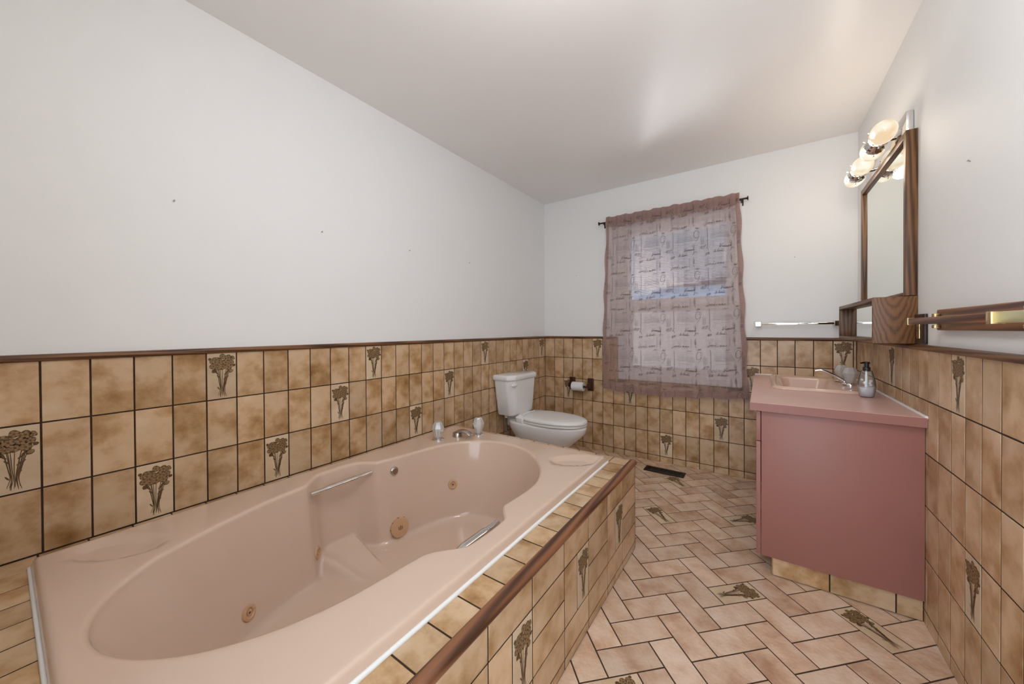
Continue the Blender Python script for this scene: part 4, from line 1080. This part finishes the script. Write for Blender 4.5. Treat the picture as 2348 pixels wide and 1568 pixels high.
pump = lathe('pump', [(0, 0.129), (0.0135, 0.129), (0.0145, 0.131), (0.0145, 0.147), (0.0125, 0.150), (0.009, 0.151), (0.009, 0.166), (0.0125, 0.168), (0.0125, 0.173), (0.010, 0.176), (0, 0.177)], (SPX, SPY, CT), (0, 0, 1), 'black', soap, 24)
tube('nozzle', [(SPX, SPY, CT + 0.171), (SPX - 0.014, SPY - 0.008, CT + 0.1715), (SPX - 0.024, SPY - 0.014, CT + 0.169)], [0.005, 0.0045, 0.0035], 'black', pump, 10)

# ------------------------------------------------------------------ mirror with shelf box
MX = 2.346
MY0, MY1, MZ0, MZ1 = -1.112, -0.300, 1.283, 1.968
mir = thing('wall_mirror', 'oak framed wall mirror with open shelf box below', 'mirror', (2.36, -0.7, 1.085))
XW = XR - 0.0005
FW = 0.030
box('frame_stile', MX, XW, MY0, MY0 + FW, MZ0, MZ1, 'oakZ', mir, 0.002)
box('frame_stile', MX, XW, MY1 - FW, MY1, MZ0, MZ1, 'oakZ', mir, 0.002)
box('frame_rail', MX, XW, MY0 + FW, MY1 - FW, MZ1 - FW, MZ1, 'oakY', mir, 0.002)
box('frame_rail', MX, XW, MY0 + FW, MY1 - FW, MZ0, MZ0 + 0.016, 'oakY', mir, 0.002)
box('mirror_glass', MX + 0.012, XW - 0.004, MY0 + FW - 0.004, MY1 - FW + 0.004, MZ0 + 0.012, MZ1 - FW + 0.004, 'mirror', mir, 0)
BXF = 2.249; BZ0, BZ1 = 1.084, 1.281
box('shelf_side', BXF, XW, MY0 - 0.003, MY0 + 0.015, BZ0, BZ1, 'oak_panel', mir, 0.0012)
box('shelf_side', BXF, XW, MY1 - 0.015 + 0.003, MY1 + 0.003, BZ0, BZ1, 'oakZ', mir, 0.0012)
box('shelf_top', BXF, XW, MY0 + 0.015, MY1 - 0.012, BZ1 - 0.018, BZ1, 'oakY', mir, 0.0012)
box('shelf_bottom', BXF, XW, MY0 + 0.015, MY1 - 0.012, BZ0, BZ0 + 0.018, 'oakY', mir, 0.0012)
box('shelf_mirror', 2.288, 2.294, MY0 + 0.015, MY1 - 0.012, BZ0 + 0.018, BZ1 - 0.018, 'mirror', mir, 0)

# ------------------------------------------------------------------ vanity light: four glass globes in two chrome double holders
lamp = thing('vanity_light', 'chrome vanity light with four lit globes above the mirror', 'light fixture', (2.36, -0.72, 2.01))
LZc = 2.012
box('back_plate', 2.357, XW, -1.066, -0.372, LZc - 0.032, LZc + 0.056, 'chrome', lamp, 0.006, 2)
for yc in (-0.930, -0.532):
    gx = 2.297
    f = lathe('holder', [(0.0, -0.052), (0.036, -0.052), (0.040, -0.050), (0.040, -0.044), (0.030, -0.020), (0.017, -0.006), (0.017, 0.006), (0.030, 0.020), (0.040, 0.044), (0.040, 0.050), (0.036, 0.052), (0.0, 0.052)], (gx, yc, LZc), (0, 1, 0), 'chrome', lamp, 32, 25, 0.02)
    tube('arm', [(gx + 0.012, yc, LZc), (gx + 0.04, yc, LZc), (2.358, yc, LZc)], 0.009, 'chrome', lamp, 12)
    for s in (-1, 1):
        for a in (0.4, 2.5, 4.6):
            c = Vector((gx + 0.040 * math.cos(a), yc + s * 0.047, LZc + 0.040 * math.sin(a))); d = Vector((math.cos(a), 0, math.sin(a)))
            lathe('thumb_screw', [(0, 0), (0.0018, 0), (0.0018, 0.005), (0.004, 0.006), (0.004, 0.009), (0, 0.010)], c, d, 'chrome', f, 8)
        prof = [(0.034, 0.046)] + [(0.044 * math.sin(PI * (0.30 + 0.70 * k / 14)) if k < 14 else 0.0, 0.110 - 0.064 * math.cos(PI * (0.0 + 1.0 * k / 14)) * 1.0) for k in range(1, 15)]
        prof = [(0.033, 0.046), (0.039, 0.058), (0.0435, 0.075), (0.0450, 0.094), (0.0440, 0.112), (0.0405, 0.130), (0.034, 0.145), (0.024, 0.156), (0.012, 0.162), (0.0, 0.164)]
        lathe('globe', prof, (gx, yc, LZc), (0, s, 0), 'globe', lamp, 28, 80)
        ld = bpy.data.lights.new('bulb_light', 'POINT'); ld.energy = BULB_W; ld.color = (1.0, 0.86, 0.69); ld.shadow_soft_size = 0.035
        lo = bpy.data.objects.new('bulb_light', ld); COL.objects.link(lo); lo.parent = lamp
        lo.location = Vector((gx - 0.062, yc + s * 0.10, LZc - 0.01)) - wloc(lamp)

# ------------------------------------------------------------------ wooden towel holder and outlet on the right wall
th = thing('wooden_towel_holder', 'brown wooden towel holder with brass clips on the right wall', 'towel holder', (2.36, -1.75, 1.14))
box('back_board', 2.363, XW, -2.25, -1.372, 1.141, 1.213, 'walnutY', th, 0.004, 3)
box('bar', 2.296, 2.312, -1.925, -1.362, 1.162, 1.1845, 'walnutY', th, 0.0015)
box('end_cap', 2.2945, 2.3135, -1.362, -1.352, 1.1605, 1.186, 'brass', th, 0.0015)
for y in (-1.400, -1.935):
    box('clip', 2.347, 2.3635, y - 0.012, y + 0.012, 1.187, 1.199, 'brass', th, 0.002)
    box('clip', 2.347, 2.3635, y - 0.012, y + 0.012, 1.148, 1.160, 'brass', th, 0.002)
    box('clip', 2.3115, 2.3635, y - 0.010, y + 0.010, 1.164, 1.183, 'brass', th, 0.001)
box('clip', 2.292, 2.315, -1.950, -1.925, 1.158, 1.1875, 'brass', th, 0.002)
o = box('metal_bar', 2.2955, 2.3125, -2.24, -1.950, 1.1605, 1.186, 'pale_brass', th, 0.0015); o['label'] = 'pale yellow green metal bar end'
out_ = thing('wall_outlet', 'dark brown outlet cover beside the oak shelf box', 'outlet', (XW, -1.165, 1.145))
box('cover_plate', XW - 0.010, XW, -1.224, -1.118, 1.086, 1.204, 'brown_plate', out_, 0.003)
o = box('receptacle', XW - 0.0145, XW - 0.010, -1.185, -1.150, 1.106, 1.172, 'brass', out_, 0.002)
for z in (1.150, 1.138): box('slot', XW - 0.0152, XW - 0.0142, -1.170, -1.165, z - 0.004, z + 0.003, 'dark', o, 0)
# nails left in the walls
def nail(loc, axis, label):
    o = lathe('nail', [(0, -0.006), (0.0016, -0.006), (0.0016, 0.006), (0.0032, 0.0065), (0.0032, 0.008), (0, 0.0085)], loc, axis, 'nail', None, 10)
    tag(o, label, 'nail', 'nails left in the white walls')
nail((0, -2.874, 1.652), (1, -0.2, 0.4), 'small nail nearest the camera on the left wall')
nail((0, -2.312, 1.658), (1, 0.2, 0.3), 'second small nail from the camera on the left wall')
nail((0, -1.754, 1.661), (1, 0.1, 0.2), 'third small nail from the camera on the left wall')
nail((0, -1.177, 1.669), (1, 0.1, 0.2), 'farthest small nail on the left wall')
nail((XR, -1.558, 1.660), (-1, -0.3, 0.5), 'small nail on the white wall above the wooden towel holder')
nail((0.36, 0, 1.68), (0, -1, 0.2), 'small nail on the back wall left of the curtain')
nail((2.051, 0, 1.658), (0, -1, 0.2), 'small nail on the back wall right of the curtain')

# ------------------------------------------------------------------ house next door, seen through the blind
house = thing('neighbouring_house', 'grey blue house with dark shingle roof outside the window', 'house', (1.0, 4.0, -0.4))
boxes('wall', [(-5.0, 8.0, 4.0, 4.2, -0.4, 1.98)], 'siding', house)
mk('roof', [(-5.4, 3.75, 1.90), (8.4, 3.75, 1.90), (8.4, 7.5, 5.2), (-5.4, 7.5, 5.2), (-5.4, 3.75, 2.02), (8.4, 3.75, 2.02), (8.4, 7.5, 5.32), (-5.4, 7.5, 5.32)], [(3, 2, 1, 0), (4, 5, 6, 7), (0, 1, 5, 4), (1, 2, 6, 5), (2, 3, 7, 6), (3, 0, 4, 7)], 'shingle', house)
# added unseen spot, throws the bright streak through the window on to the ceiling
sd = bpy.data.lights.new('added_streak_spot', 'SPOT'); sd.energy = STREAK_W; sd.color = (1.0, 0.97, 0.93); sd.shadow_soft_size = 0.05; sd.spot_size = math.radians(110); sd.spot_blend = 0.6
so = bpy.data.objects.new('added_streak_spot', sd); COL.objects.link(so)
so.location = (0.54, 1.0, 1.0); so.rotation_euler = (Vector((1.20, 0, 1.68)) - Vector(so.location)).to_track_quat('-Z', 'Y').to_euler()

# ------------------------------------------------------------------ added unseen globe lamp, fills the room with light
LX, LY, LZ_ = 1.55, -2.55, 2.20
cl = thing('added_fill_lamp', 'white globe lamp added to fill the room with light, out of view', 'fill lamp', (LX, LY, ZC))
lathe('canopy', [(0, 0.0), (0.07, 0.0), (0.07, 0.012), (0.045, 0.025), (0, 0.025)], (LX, LY, ZC - 0.0005), (0, 0, -1), 'vinyl', cl, 32)
tube('stem', [(LX, LY, ZC - 0.02), (LX, LY, ZC - 0.07), (LX, LY, LZ_ + 0.13)], 0.010, 'vinyl', cl, 12)
lathe('globe', [(0.14 * math.sin(PI * k / 16), 0.14 * math.cos(PI * k / 16)) for k in range(17)], (LX, LY, LZ_), (0, 0, -1), 'fill_glass', cl, 32, 80)
